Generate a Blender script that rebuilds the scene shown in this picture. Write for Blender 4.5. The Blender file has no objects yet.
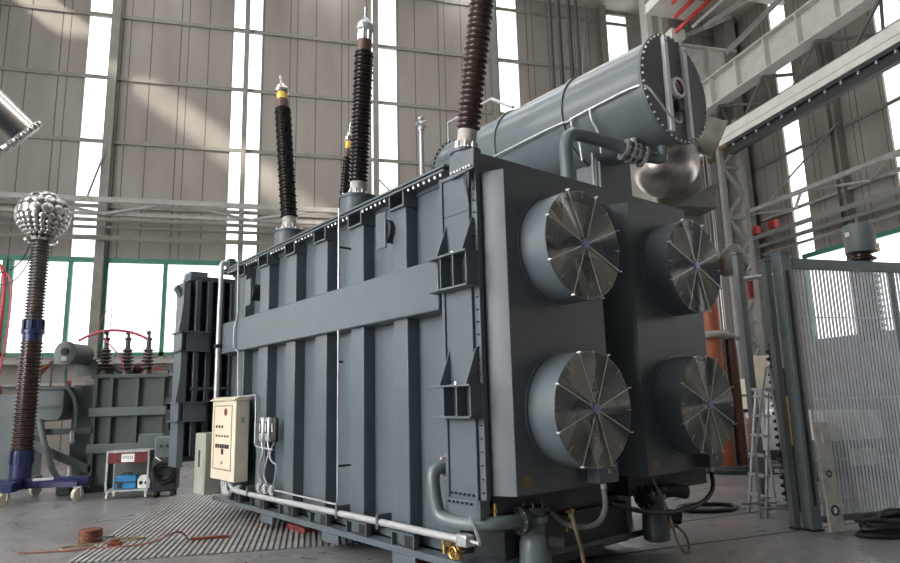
import bpy, bmesh, math, random
from mathutils import Vector, Matrix
random.seed(7)
C = bpy.context.scene.collection
sin, cos, PI, R = math.sin, math.cos, math.pi, math.radians

# ------------------------------------------------------------------ mesh builder
class MB:
    def __init__(s): s.v = []; s.f = []
    def add(s, vs, fs):
        o = len(s.v); s.v += [tuple(v) for v in vs]; s.f += [tuple(i + o for i in f) for f in fs]; return s
    def box(s, x0, x1, y0, y1, z0, z1):
        return s.add([(x0,y0,z0),(x1,y0,z0),(x1,y1,z0),(x0,y1,z0),(x0,y0,z1),(x1,y0,z1),(x1,y1,z1),(x0,y1,z1)],
                     [(0,3,2,1),(4,5,6,7),(0,1,5,4),(1,2,6,5),(2,3,7,6),(3,0,4,7)])
    def bar(s, p0, p1, w, h, up=(0,0,1)):
        p0, p1 = Vector(p0), Vector(p1); d = (p1 - p0).normalized(); up = Vector(up)
        if abs(d.dot(up)) > .98: up = Vector((0,1,0)) if abs(d.y) < .9 else Vector((1,0,0))
        a = d.cross(up).normalized(); b = a.cross(d).normalized()
        q = [a*x*w/2 + b*y*h/2 for x, y in ((-1,-1),(1,-1),(1,1),(-1,1))]
        return s.add([p0+k for k in q] + [p1+k for k in q], [(0,3,2,1),(4,5,6,7),(0,1,5,4),(1,2,6,5),(2,3,7,6),(3,0,4,7)])
    def prism(s, poly, axis, a0, a1):
        def pt(u, v, a): return (a,u,v) if axis == 'x' else (u,a,v) if axis == 'y' else (u,v,a)
        n = len(poly)
        return s.add([pt(u,v,a0) for u,v in poly] + [pt(u,v,a1) for u,v in poly],
                     [tuple(range(n-1,-1,-1)), tuple(range(n,2*n))] + [(i,(i+1)%n,(i+1)%n+n,i+n) for i in range(n)])
    def frame(s, d):
        d = Vector(d).normalized(); up = Vector((0,0,1)) if abs(d.z) < .95 else Vector((0,1,0))
        a = d.cross(up).normalized(); return d, a, d.cross(a).normalized()
    def lathe(s, prof, p0=(0,0,0), d=(0,0,1), n=24, caps=True):
        d, a, b = s.frame(d); p0 = Vector(p0); vs = []; fs = []
        for r, t in prof:
            for i in range(n):
                th = 2*PI*i/n; vs.append(p0 + d*t + (a*cos(th) + b*sin(th))*max(r,1e-4))
        m = len(prof)
        for j in range(m-1):
            for i in range(n):
                k = (i+1) % n; fs.append((j*n+i, j*n+k, (j+1)*n+k, (j+1)*n+i))
        if caps: fs += [tuple(range(n-1,-1,-1)), tuple(range((m-1)*n, m*n))]
        return s.add(vs, fs)
    def cyl(s, p0, p1, r, n=16, r1=None):
        p0, p1 = Vector(p0), Vector(p1); L = (p1-p0).length
        return s.lathe([(r,0),(r if r1 is None else r1, L)], p0, p1-p0, n)
    def tube(s, pts, r, n=8, smooth=0, closed=False):
        P = [Vector(p) for p in pts]
        for _ in range(smooth):
            Q = [P[0]]
            for i in range(len(P)-1):
                Q += [P[i]*.75 + P[i+1]*.25, P[i]*.25 + P[i+1]*.75]
            P = Q + [P[-1]]
        vs = []; fs = []; m = len(P); a = None
        for j in range(m):
            if closed: d = P[(j+1)%m] - P[j-1]
            else: d = P[min(j+1,m-1)] - P[max(j-1,0)]
            if d.length < 1e-9: d = Vector((0,0,1))
            d.normalize()
            if a is None:
                _, a, b = s.frame(d)
            a = (a - d*a.dot(d)).normalized(); b = d.cross(a)
            for i in range(n):
                th = 2*PI*i/n; vs.append(P[j] + (a*cos(th) + b*sin(th))*r)
        for j in range(m if closed else m-1):
            for i in range(n):
                k = (i+1)%n; j2 = (j+1)%m; fs.append((j*n+i, j*n+k, j2*n+k, j2*n+i))
        if not closed: fs += [tuple(range(n-1,-1,-1)), tuple(range((m-1)*n, m*n))]
        return s.add(vs, fs)
    def ring(s, c, d, Rr, r, n=40, k=6):
        d, a, b = s.frame(d); c = Vector(c)
        return s.tube([c + (a*cos(2*PI*i/n) + b*sin(2*PI*i/n))*Rr for i in range(n)], r, k, closed=True)
    def sphere(s, c, r, n=16, m=10, sc=(1,1,1)):
        c = Vector(c); pr = []
        vs = []; fs = []
        for j in range(m+1):
            ph = PI*j/m
            for i in range(n):
                th = 2*PI*i/n; vs.append(c + Vector((sin(ph)*cos(th)*r*sc[0], sin(ph)*sin(th)*r*sc[1], -cos(ph)*r*sc[2])))
        for j in range(m):
            for i in range(n):
                k = (i+1)%n; fs.append((j*n+i, j*n+k, (j+1)*n+k, (j+1)*n+i))
        return s.add(vs, fs)
    def xf(s, M):
        s.v = [tuple(M @ Vector(v)) for v in s.v]; return s
    def build(s, name, mat, parent=None, bevel=0, ang=35):
        me = bpy.data.meshes.new(name); me.from_pydata(s.v, [], s.f); me.update()
        bm = bmesh.new(); bm.from_mesh(me); bmesh.ops.remove_doubles(bm, verts=bm.verts, dist=1e-5)
        bmesh.ops.recalc_face_normals(bm, faces=bm.faces); bm.to_mesh(me); bm.free()
        me.materials.append(mat)
        me.shade_smooth(); me.set_sharp_from_angle(angle=R(ang))
        o = bpy.data.objects.new(name, me); C.objects.link(o)
        if parent: o.parent = parent
        if bevel:
            b = o.modifiers.new('bevel', 'BEVEL'); b.width = bevel; b.segments = 2; b.limit_method = 'ANGLE'; b.angle_limit = R(40)
            b.harden_normals = False
        return o

def tag(o, label, cat, group=None, kind=None):
    o['label'] = label; o['category'] = cat
    if group: o['group'] = group
    if kind: o['kind'] = kind
    return o
def thing(name, label, cat, loc=(0,0,0), rz=0, group=None):
    o = bpy.data.objects.new(name, None); C.objects.link(o); o.empty_display_size = .2
    o.location = loc; o.rotation_euler = (0,0,rz); return tag(o, label, cat, group)
def struct(name, mb, mat, bevel=0):
    o = mb.build(name, mat, None, bevel); o['kind'] = 'structure'; return o
def copy_tree(o, parent=None):
    c = o.copy(); C.objects.link(c)
    if parent: c.parent = parent
    for ch in list(o.children): copy_tree(ch, c)
    return c

# ------------------------------------------------------------------ materials
def M(name, col, rough=.5, metal=0.0, var=.12, scale=6, bump=0.0, bscale=40, spec=.5, stretch=None, dirt=None):
    m = bpy.data.materials.new(name); m.use_nodes = True; nt = m.node_tree; N = nt.nodes; Lk = nt.links
    b = N['Principled BSDF']; b.inputs['Roughness'].default_value = rough; b.inputs['Metallic'].default_value = metal
    b.inputs['Specular IOR Level'].default_value = spec
    tc = N.new('ShaderNodeTexCoord'); no = N.new('ShaderNodeTexNoise'); no.inputs['Scale'].default_value = scale; no.inputs['Detail'].default_value = 6
    src = tc.outputs['Object']
    if stretch:
        mp = N.new('ShaderNodeMapping'); mp.inputs['Scale'].default_value = stretch; Lk.new(src, mp.inputs['Vector']); src = mp.outputs['Vector']
    Lk.new(src, no.inputs['Vector'])
    cr = N.new('ShaderNodeMix'); cr.data_type = 'RGBA'
    lo = [c*(1-var) for c in col] + [1]; hi = [min(1,c*(1+var)) for c in col] + [1]
    if dirt: lo = list(dirt) + [1]
    cr.inputs[6].default_value = lo; cr.inputs[7].default_value = hi
    mr = N.new('ShaderNodeMapRange'); mr.inputs[1].default_value = .3; mr.inputs[2].default_value = .65
    Lk.new(no.outputs['Fac'], mr.inputs[0]); Lk.new(mr.outputs[0], cr.inputs[0]); Lk.new(cr.outputs[2], b.inputs['Base Color'])
    if bump:
        n2 = N.new('ShaderNodeTexNoise'); n2.inputs['Scale'].default_value = bscale; Lk.new(tc.outputs['Object'], n2.inputs['Vector'])
        bp = N.new('ShaderNodeBump'); bp.inputs['Strength'].default_value = bump; bp.inputs['Distance'].default_value = .02
        Lk.new(n2.outputs['Fac'], bp.inputs['Height']); Lk.new(bp.outputs['Normal'], b.inputs['Normal'])
    return m
def emit(name, col, st):
    m = bpy.data.materials.new(name); m.use_nodes = True; nt = m.node_tree
    nt.nodes.remove(nt.nodes['Principled BSDF']); e = nt.nodes.new('ShaderNodeEmission')
    e.inputs['Color'].default_value = (*col,1); e.inputs['Strength'].default_value = st
    nt.links.new(e.outputs[0], nt.nodes['Material Output'].inputs['Surface']); return m

PAINT = (.092,.115,.130)
m_paint = M('blue_grey_paint', PAINT, .34, 0, .07, 3, .03, 60)
m_paint_d = M('blue_grey_paint_satin', (.086,.108,.122), .42, 0, .08, 3, .03, 60)
m_hood = M('cooler_paint', (.088,.108,.120), .45, 0, .1, 3, .03, 60)
m_cons = M('conservator_lit_gloss_paint', (.118,.143,.156), .28, 0, .05, 3)  # tank paint lightened to carry the brighter light on the conservator
m_pipe = M('pipe_paint', (.12,.15,.16), .32, 0, .08, 5)
m_fin = M('radiator_paint', (.05,.065,.075), .45, 0, .1, 3)
m_fin2 = M('radiator_frame_paint', (.085,.108,.122), .42, 0, .1, 3)
m_steel = M('bright_steel', (.62,.62,.62), .3, 1, .1, 12)
m_galv = M('galvanised_steel', (.50,.51,.52), .45, .8, .15, 20)
m_alu = M('pale_aluminium', (.50,.51,.52), .42, .5, .06, 10)
m_bar = M('pale_end_bar', (.78,.80,.82), .5, .1, .05, 10)
m_bolt = M('zinc_bolt', (.75,.75,.73), .35, .6, .1, 10)
m_brass = M('brass', (.55,.36,.12), .35, .9, .15, 10)
m_shed = M('glazed_porcelain', (.018,.014,.013), .22, 0, .25, 8)
m_shed2 = M('brown_porcelain', (.045,.028,.022), .25, 0, .25, 8)
m_shed3 = M('dull_brown_porcelain', (.075,.058,.048), .4, 0, .25, 8)
m_brown = M('brown_fitting', (.10,.055,.04), .5, 0, .15, 8)
m_yellow = M('yellow_band', (.75,.52,.08), .4, 0, .08, 8)
m_collar = M('collar_cement', (.42,.40,.36), .55, 0, .15, 14)
m_glass = M('gauge_glass', (.65,.68,.66), .12, .2, .1, 8)
m_cream = M('cream_cabinet_paint', (.66,.60,.47), .42, 0, .05, 4)
m_cream2 = M('beige_panel', (.70,.58,.44), .5, 0, .05, 4)
m_olive = M('grey_green_cabinet', (.33,.35,.29), .45, 0, .06, 4)
m_black = M('black_rubber', (.012,.012,.013), .5, 0, .3, 8)
m_dark = M('dark_iron', (.03,.032,.035), .5, .2, .2, 8)
m_grille = M('fan_guard_wire', (.55,.56,.53), .22, 1, .08, 12)
m_blade = M('fan_blade', (.40,.37,.34), .38, .25, .1, 6)
m_hub = M('blue_badge', (.16,.22,.42), .4, .2, .1, 8)
m_red = M('red_paint', (.42,.035,.025), .45, 0, .12, 6)
m_maroon = M('maroon_board', (.13,.012,.018), .5, 0, .15, 8)
m_redblock = M('red_block', (.16,.03,.025), .6, 0, .2, 8)
m_white = M('white_plate', (.82,.82,.80), .5, 0, .04, 8)
m_blue = M('blue_plastic', (.03,.22,.48), .4, 0, .08, 8)
m_navy = M('navy_paint', (.018,.024,.085), .34, 0, .12, 8)
m_copper = M('copper_winding', (.16,.048,.022), .45, .3, .3, 14)
m_cord = M('tan_cord', (.22,.17,.10), .6, 0, .2, 14)
m_brwire = M('brown_red_wire', (.20,.065,.045), .6, 0, .15, 8)
m_redcord = M('red_cord', (.45,.05,.06), .5, 0, .12, 8)
m_pinkcord = M('pink_hose', (.62,.10,.16), .45, 0, .12, 8)
m_bgtank = M('green_grey_tank', (.078,.095,.09), .5, 0, .12, 3, .03, 50)
m_bgtank2 = M('mid_grey_tank', (.12,.145,.145), .45, 0, .1, 3)
m_fence = M('fence_grey', (.20,.235,.25), .42, .2, .12, 5)
m_fencebar = M('fence_bar', (.60,.64,.68), .45, .15, .1, 5)
m_post = M('grey_post', (.20,.225,.225), .5, .1, .12, 5)
m_plank = M('pale_leaning_plate', (.46,.45,.41), .65, 0, .18, 9, .1, 30)
m_wood = M('orange_crate_wood', (.50,.24,.11), .65, 0, .2, 3, 0, 40, .3, (1,1,9))
m_sheet = M('white_sheeting', (.85,.86,.90), .6, 0, .04, 4)
m_orange = M('orange_tube', (.40,.115,.055), .38, 0, .12, 5)
m_brtube = M('brown_pole', (.10,.045,.03), .3, 0, .15, 5)
m_shield = M('spun_aluminium', (.60,.57,.54), .22, 1, .12, 4)
m_sphere = M('dull_spun_metal', (.36,.33,.31), .32, 1, .2, 3)
m_galv2 = M('grey_casting', (.30,.31,.31), .42, .4, .15, 14)
m_disc = M('brushed_disc_metal', (.46,.44,.42), .34, 1, .2, 9)
m_olivecol = M('olive_grey_column', (.21,.205,.175), .38, .25, .15, 3)
m_girder = M('girder_paint', (.55,.54,.50), .55, 0, .08, 3)
m_beamw = M('pale_beam', (.62,.60,.56), .55, 0, .07, 3)
m_truss = M('truss_paint', (.30,.295,.27), .55, 0, .12, 4)
m_brace2 = M('grey_pipe_paint', (.20,.21,.205), .5, 0, .12, 4)
m_lat = M('lattice_paint', (.19,.19,.18), .55, 0, .12, 4)
m_brace = M('brace_shade_paint', (.11,.11,.10), .55, 0, .12, 4)  # darkened to put the weaker light under the girder into the colour
m_pilaster = M('pilaster_paint', (.20,.19,.165), .6, 0, .1, 3)
m_girt = M('girt_paint', (.20,.19,.165), .6, 0, .1, 3)
m_green = M('green_window_frame', (.035,.19,.12), .45, 0, .12, 5)
m_ceiling = M('ceiling_deck', (.42,.39,.34), .7, 0, .1, 1.5)
m_slot = M('slot_floor', (.085,.083,.085), .6, 0, .15, 5)
m_rib = M('worn_floor_rib', (.36,.35,.34), .5, .3, .2, 5)
m_base = M('dark_skid', (.035,.042,.045), .55, 0, .15, 5)
m_day = emit('daylit_pane', (1.0,.985,1.0), 2.2)
m_day2 = emit('daylit_side_pane', (1.0,.98,.97), 17.0)
m_sky = emit('daylit_roof_pane', (1.0,.99,1.0), 6.0)
m_screenred = M('red_dial', (.07,.006,.014), .2, 0, .3, 12)
m_ink = M('black_ink', (.02,.02,.02), .5, 0, .1, 8)
m_tagpl = M('bronze_plate', (.20,.14,.07), .4, .3, .15, 10)

def wall_mat(axis):
    m = bpy.data.materials.new('wall_cladding_' + axis); m.use_nodes = True; nt = m.node_tree; N = nt.nodes; L = nt.links
    b = N['Principled BSDF']; b.inputs['Roughness'].default_value = .62; b.inputs['Specular IOR Level'].default_value = .35
    tc = N.new('ShaderNodeTexCoord'); sp = N.new('ShaderNodeSeparateXYZ'); L.new(tc.outputs['Object'], sp.inputs[0])
    u = sp.outputs['X' if axis == 'x' else 'Y']
    def math_(op, a, b_=None, c=None):
        n = N.new('ShaderNodeMath'); n.operation = op
        for i, k in enumerate((a, b_, c)):
            if k is None: continue
            if hasattr(k, 'is_linked'): L.new(k, n.inputs[i])
            else: n.inputs[i].default_value = k
        return n.outputs[0]
    # panel joints: pairs of thin grooves
    mod = math_('FLOORED_MODULO', u, 2.05)
    g1 = math_('COMPARE', mod, .30, .022); g2 = math_('COMPARE', mod, .58, .018); g3 = math_('COMPARE', mod, 1.32, .020)
    g = math_('MAXIMUM', math_('MAXIMUM', g1, g2), g3)
    # ribs
    rib = math_('SINE', math_('MULTIPLY', u, 2*PI/.055))
    no = N.new('ShaderNodeTexNoise'); no.inputs['Scale'].default_value = .35; no.inputs['Detail'].default_value = 8
    mp = N.new('ShaderNodeMapping'); mp.inputs['Scale'].default_value = (2.5,2.5,.6); L.new(tc.outputs['Object'], mp.inputs[0]); L.new(mp.outputs[0], no.inputs['Vector'])
    mx = N.new('ShaderNodeMix'); mx.data_type = 'RGBA'; mx.inputs[6].default_value = (.215,.195,.172,1); mx.inputs[7].default_value = (.29,.268,.242,1)
    mr = N.new('ShaderNodeMapRange'); mr.inputs[1].default_value = .3; mr.inputs[2].default_value = .7; L.new(no.outputs['Fac'], mr.inputs[0]); L.new(mr.outputs[0], mx.inputs[0])
    mx2 = N.new('ShaderNodeMix'); mx2.data_type = 'RGBA'; L.new(g, mx2.inputs[0]); L.new(mx.outputs[2], mx2.inputs[6]); mx2.inputs[7].default_value = (.10,.09,.08,1)
    L.new(mx2.outputs[2], b.inputs['Base Color'])
    bp = N.new('ShaderNodeBump'); bp.inputs['Strength'].default_value = .06; bp.inputs['Distance'].default_value = .012
    L.new(math_('SUBTRACT', math_('MULTIPLY', rib, .5), math_('MULTIPLY', g, 2.0)), bp.inputs['Height']); L.new(bp.outputs[0], b.inputs['Normal'])
    return m
m_wallx, m_wally = wall_mat('x'), wall_mat('y')

def floor_mat():
    m = bpy.data.materials.new('concrete_floor'); m.use_nodes = True; nt = m.node_tree; N = nt.nodes; L = nt.links
    b = N['Principled BSDF']; tc = N.new('ShaderNodeTexCoord')
    n1 = N.new('ShaderNodeTexNoise'); n1.inputs['Scale'].default_value = .7; n1.inputs['Detail'].default_value = 9; n1.inputs['Roughness'].default_value = .65
    n2 = N.new('ShaderNodeTexNoise'); n2.inputs['Scale'].default_value = 9; n2.inputs['Detail'].default_value = 8
    n3 = N.new('ShaderNodeTexNoise'); n3.inputs['Scale'].default_value = 2.2; n3.inputs['Detail'].default_value = 5; n3.inputs['Distortion'].default_value = 1.5
    for n in (n1,n2,n3): L.new(tc.outputs['Object'], n.inputs['Vector'])
    mx = N.new('ShaderNodeMix'); mx.data_type = 'RGBA'; mx.inputs[6].default_value = (.125,.122,.125,1); mx.inputs[7].default_value = (.235,.228,.226,1)
    ad = N.new('ShaderNodeMath'); ad.operation = 'MULTIPLY_ADD'; L.new(n2.outputs['Fac'], ad.inputs[0]); ad.inputs[1].default_value = .35; L.new(n1.outputs['Fac'], ad.inputs[2])
    mr = N.new('ShaderNodeMapRange'); mr.inputs[1].default_value = .42; mr.inputs[2].default_value = .9; L.new(ad.outputs[0], mr.inputs[0]); L.new(mr.outputs[0], mx.inputs[0])
    L.new(mx.outputs[2], b.inputs['Base Color'])
    r = N.new('ShaderNodeMapRange'); r.inputs[1].default_value = .3; r.inputs[2].default_value = .7; r.inputs[3].default_value = .24; r.inputs[4].default_value = .48
    L.new(n3.outputs['Fac'], r.inputs[0]); L.new(r.outputs[0], b.inputs['Roughness'])
    bp = N.new('ShaderNodeBump'); bp.inputs['Strength'].default_value = .06; bp.inputs['Distance'].default_value = .01; L.new(n2.outputs['Fac'], bp.inputs['Height']); L.new(bp.outputs[0], b.inputs['Normal'])
    return m
m_floor = floor_mat()

# ------------------------------------------------------------------ camera
EYE = 1.65; F = 655.0; roll = R(1.5); pitch = math.atan(120/655.)
upc = Vector((-sin(roll)*cos(pitch), -cos(roll)*cos(pitch), sin(pitch)))     # world up in camera axes (x right, y down, z forward)
fwc = Vector((0,0,1)) - upc*sin(pitch); fwc.normalize(); rtc = fwc.cross(upc) * 1.0
if rtc.x < 0: rtc = -rtc
YAW = R(-15)
def heading(v): return Vector((cos(YAW)*v[0]-sin(YAW)*v[1], sin(YAW)*v[0]+cos(YAW)*v[1], v[2]))
def c2w(v): v = Vector(v); return heading((rtc.dot(v), fwc.dot(v), upc.dot(v)))
cam = bpy.data.cameras.new('camera'); cam.sensor_width = 36; cam.lens = 36*F/900; cam.clip_end = 200; cam.clip_start = .05
co = bpy.data.objects.new('camera', cam); C.objects.link(co)
X, Y, Z = c2w((1,0,0)), c2w((0,-1,0)), c2w((0,0,-1))
co.matrix_world = Matrix(((X.x,Y.x,Z.x,0),(X.y,Y.y,Z.y,0),(X.z,Y.z,Z.z,EYE),(0,0,0,1)))
bpy.context.scene.camera = co

# ------------------------------------------------------------------ the hall
WY, WX, LX_, CZ = 25.0, 21.4, -15.0, 19.5
struct('floor', MB().box(LX_-.4, WX+.4, -12, WY+.4, -.3, 0), m_floor)
strips = [(-12.4,-11.3), (-7.08,-5.95), (-1.93,-.75), (3.52,4.68), (9.12,10.15), (14.5,15.68)]
W0, W1 = 3.5, 6.82             # window band
mb = MB(); mb.box(LX_, WX, WY, WY+.3, 0, W0)
xs = [LX_] + [k for s in strips for k in s] + [WX]
for i in range(0, len(xs), 2): mb.box(xs[i], xs[i+1], WY, WY+.3, W1, CZ)
mb.box(14.5,15.68,WY,WY+.3,19.3,CZ); mb.box(14.2,WX,WY,WY+.3,W0,W1)
struct('wall_back', mb, m_wallx)
nwin = 0
def window(mbf, panes, mat_f, mat_p):
    global nwin; nwin += 1
    o = struct('window_%d' % nwin, mbf, mat_f); p = panes.build('pane', mat_p, o); return o
# strips of translucent glazing
for a, b in strips:
    f = MB()
    for z in (11.3,13.8,16.3): f.box(a,b,WY+.02,WY+.08,z-.03,z+.03)
    f.box(a,a+.05,WY+.0,WY+.1,W1,CZ); f.box(b-.05,b,WY+.0,WY+.1,W1,CZ)
    window(f, MB().box(a+.04,b-.04,WY+.1,WY+.14,W1,CZ), m_girt, m_day)
# low band of green framed windows
bays = [(LX_,-12.2),(-12.0,-8.95),(-8.88,-6.0),(-5.93,-1.4),(-1.25,3.7),(3.85,8.85),(9.0,14.2)]
mull = {2:[-7.0], 3:[-3.92], 4:[1.2], 5:[6.3], 6:[11.6]}
for i, (a, b) in enumerate(bays):
    f = MB(); t = .13
    f.box(a,b,WY-.02,WY+.12,W0,W0+t); f.box(a,b,WY-.02,WY+.12,W1-.02,W1+.16); f.box(a,a+t,WY-.02,WY+.12,W0,W1); f.box(b-t,b,WY-.02,WY+.12,W0,W1)
    for x in mull.get(i, []): f.box(x-.07,x+.07,WY-.02,WY+.12,W0,W1)
    window(f, MB().box(a+.02,b-.02,WY+.12,WY+.16,W0,W1), m_green, m_day)
# pilasters
nt_ = 0
def trim(mb, mat, bevel=0):
    global nt_; nt_ += 1; return struct('trim_%d' % nt_, mb, mat, bevel)
def ibeam(mb, x, y, z0, z1, w, d):
    mb.box(x-w/2,x+w/2,y-.02,y,z0,z1); mb.box(x-w/2,x+w/2,y-d,y-d+.02,z0,z1); mb.box(x-.02,x+.02,y-d+.02,y-.02,z0,z1); return mb
for x, pw in ((-11.2,.3),(-6.05,.30),(-1.36,.17),(3.72,.2),(8.86,.26),(14.25,.3)): trim(ibeam(MB(), x, WY-.06, 0, CZ, pw, .26), m_pilaster)
# horizontal rails on the back wall
for z in (8.85,11.3,13.8,16.33,18.8):
    trim(MB().box(LX_,WX-.1,WY-.06,WY-.002,z-.07,z+.07), m_girt)
trim(MB().box(LX_,WX-.1,WY-.32,WY-.03,3.22,3.36).box(LX_,WX-.1,WY-.2,WY-.03,2.5,2.6), m_truss)
# right wall
RS = [(21.55,22.6), (16.4,17.6), (11.0,12.1), (5.8,6.9)]
Ry0, Ry1, Rz0, Rz1 = 2.0, 22.3, 3.65, 7.2
mb = MB(); mb.box(WX,WX+.3,-4,WY,0,Rz0); mb.box(WX,WX+.3,Ry1,WY,Rz0,Rz1); mb.box(WX,WX+.3,-4,Ry0,Rz0,Rz1)
ys = [-4] + [k for s in sorted(RS) for k in s] + [WY]
for i in range(0, len(ys), 2): mb.box(WX,WX+.3,ys[i],ys[i+1],Rz1,CZ)
struct('wall_right', mb, m_wally)
for a, b in RS:
    f = MB()
    for z in (9.4,11.9,14.4,16.9): f.box(WX+.02,WX+.08,a,b,z-.03,z+.03)
    f.box(WX,WX+.1,a,a+.05,Rz1,CZ); f.box(WX,WX+.1,b-.05,b,Rz1,CZ)
    window(f, MB().box(WX+.1,WX+.14,a+.04,b-.04,Rz1,CZ), m_girt, m_day)
edges = [2.0, 7.2, 12.3, 17.3, 22.3]
for a, b in zip(edges, edges[1:]):
    f = MB(); t = .12
    f.box(WX-.02,WX+.12,a,b,Rz0,Rz0+t); f.box(WX-.02,WX+.12,a,b,Rz1-.02,Rz1+.16); f.box(WX-.02,WX+.12,a,a+t,Rz0,Rz1); f.box(WX-.02,WX+.12,b-t,b,Rz0,Rz1)
    m_ = (a+b)/2; f.box(WX-.02,WX+.12,m_-.06,m_+.06,Rz0,Rz1)
    window(f, MB().box(WX+.12,WX+.16,a+.02,b-.02,Rz0,Rz1), m_green, m_day)
for z in (9.4,11.9,14.4,16.9): trim(MB().box(WX-.06,WX-.002,-4,WY-.1,z-.07,z+.07), m_girt)
for y in (19.6,14.3,9.0): trim(MB().box(WX-.4,WX-.002,y-.17,y-.14,0,CZ).box(WX-.4,WX-.002,y+.14,y+.17,0,CZ).box(WX-.22,WX-.18,y-.14,y+.14,0,CZ), m_pilaster)
trim(MB().box(20.35,20.95,24.2,24.9,0,CZ).box(20.28,20.36,24.1,24.9,0,CZ), m_pilaster)       # corner column
# left wall with tall windows (out of frame, bays placed to light the tank side)
mb = MB(); mb.box(LX_-.3,LX_,-12,WY,0,2.2); mb.box(LX_-.3,LX_,-12,WY,9.5,12.0); mb.box(LX_-.3,LX_,-12,WY,18.0,CZ); mb.box(LX_-.3,LX_,-12,-3,12,18); mb.box(LX_-.3,LX_,15,WY,12,18)
lb = [-4.2,-1.3,-1.0,1.9,2.2,5.1,5.4,8.3,17.0,23.5]
ed = [-12] + lb + [WY]
for i in range(0, len(ed), 2): mb.box(LX_-.3,LX_,ed[i],ed[i+1],2.2,9.5)
struct('wall_left', mb, m_wally)
for i in range(0, len(lb), 2):
    a, b = lb[i], lb[i+1]; f = MB()
    f.box(LX_-.1,LX_+.02,a,b,2.2,2.32); f.box(LX_-.1,LX_+.02,a,b,9.38,9.5); f.box(LX_-.1,LX_+.02,a,a+.1,2.2,9.5); f.box(LX_-.1,LX_+.02,b-.1,b,2.2,9.5)
    f.box(LX_-.1,LX_+.02,(a+b)/2-.05,(a+b)/2+.05,2.2,9.5); f.box(LX_-.1,LX_+.02,a,b,5.8,5.9)
    window(f, MB().box(LX_-.16,LX_-.12,a,b,2.2,9.5), m_green, m_day2 if a < 10 else m_day)
f = MB(); f.box(LX_-.1,LX_+.02,-3,15,12,12.15); f.box(LX_-.1,LX_+.02,-3,15,17.85,18)  # unseen high window band added to brighten the conservator's upper side
for k in range(7): f.box(LX_-.1,LX_+.02,-3+k*2.97,-2.9+k*2.97,12,18)
window(f, MB().box(LX_-.16,LX_-.12,-3,15,12,18), m_girt, m_sky)
# ceiling: deck with roof lights running along the hall; one open ventilator slot lets the sun on the back wall
roof = [(-13.8,-11.8),(-6.0,-4.2),(1.0,2.8),(7.0,8.6)]
mb = MB(); ed = [LX_] + [k for s in roof for k in s] + [WX]
SUNX = [(-8.9,-8.2)]
for i in range(0, len(ed), 2): mb.box(ed[i],ed[i+1],-12,WY,CZ,CZ+.3)
for a, b in roof: mb.box(a,b,-12,4.0,CZ,CZ+.3)  # front ends decked over so roof light stays off the fan fronts
struct('ceiling', mb, m_ceiling)
for a, b in roof:
    f = MB()
    for y in range(5, 25, 3): f.box(a,b,y-.04,y+.04,CZ+.05,CZ+.13)
    window(f, MB().box(a,b,4.0,14.0 if a < -11 else WY,CZ+.2,CZ+.24), m_girt, m_sky)   # the roof light by the left wall stands open at its end
for y in (6, 13.5, 21.5): trim(MB().box(LX_,WX,y-.2,y+.2,CZ-.06,CZ-.0).box(LX_,WX,y-.03,y+.03,CZ-.9,CZ-.06).box(LX_,WX,y-.2,y+.2,CZ-.96,CZ-.9), m_girder)

# walkway lattice along the back wall
def flat_lattice(name, label, P, Q, w, n, mat, pipes=(), pmat=None):
    """horizontal lattice between wall line P..Q offset by w (vector)"""
    P, Q, w = Vector(P), Vector(Q), Vector(w)
    t = thing(name, label, 'truss', P)
    MB().bar((0,0,0), Q-P, .16, .16).build('outer_chord', mat, t)
    MB().bar(w, Q-P+w, .12, .12).build('inner_chord', mat, t)
    for i in range(n):
        a = (Q-P)*(i/n); b = (Q-P)*((i+.5)/n); c = (Q-P)*((i+1)/n)
        MB().bar(a, b+w, .09, .09).build('diagonal', mat, t); MB().bar(b+w, c, .09, .09).build('diagonal', mat, t)
    for p0, p1, r in pipes: MB().cyl(Vector(p0)-P, Vector(p1)-P, r, 10).build('pipe', pmat or mat, t)
    return t
tb = flat_lattice('wall_truss', 'pale horizontal lattice truss with pipes running across the back wall', (-13.375,23.3,8.6), (16.205,23.3,8.6), (0,1.35,-.12), 6, m_truss,
    [((-14.9,24.2,8.14),(20,24.2,8.14),.07), ((-14.9,24.4,7.93),(20,24.4,7.93),.06), ((-14.9,24.5,7.58),(20,24.5,7.58),.09)], m_girt)
tr = flat_lattice('wall_truss', 'pale horizontal lattice truss with pipes running along the right wall', (19.8,24.0,9.45), (19.8,-2,9.25), (1.4,0,-.1), 7, m_truss,
    [((20.4,24,8.42),(20.4,0,8.22),.10), ((20.8,24,8.1),(20.8,0,7.95),.09), ((20.9,24,7.75),(20.9,0,7.7),.06)], m_brace2)
for y, nm in ((22.74,'nearer the strip window'), (23.8,'nearer the corner')):
    o = thing('alarm_box', 'small red box on the right wall pipes, ' + nm, 'box', (20.5,y,8.52))
    MB().box(-.12,.12,-.2,.2,.08,.42).box(-.02,.02,-.02,.02,0.0,.08).build('body', m_red, o, .02); MB().box(-.14,-.115,-.12,.12,.1,.3).build('face_plate', m_redblock, o)

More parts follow.
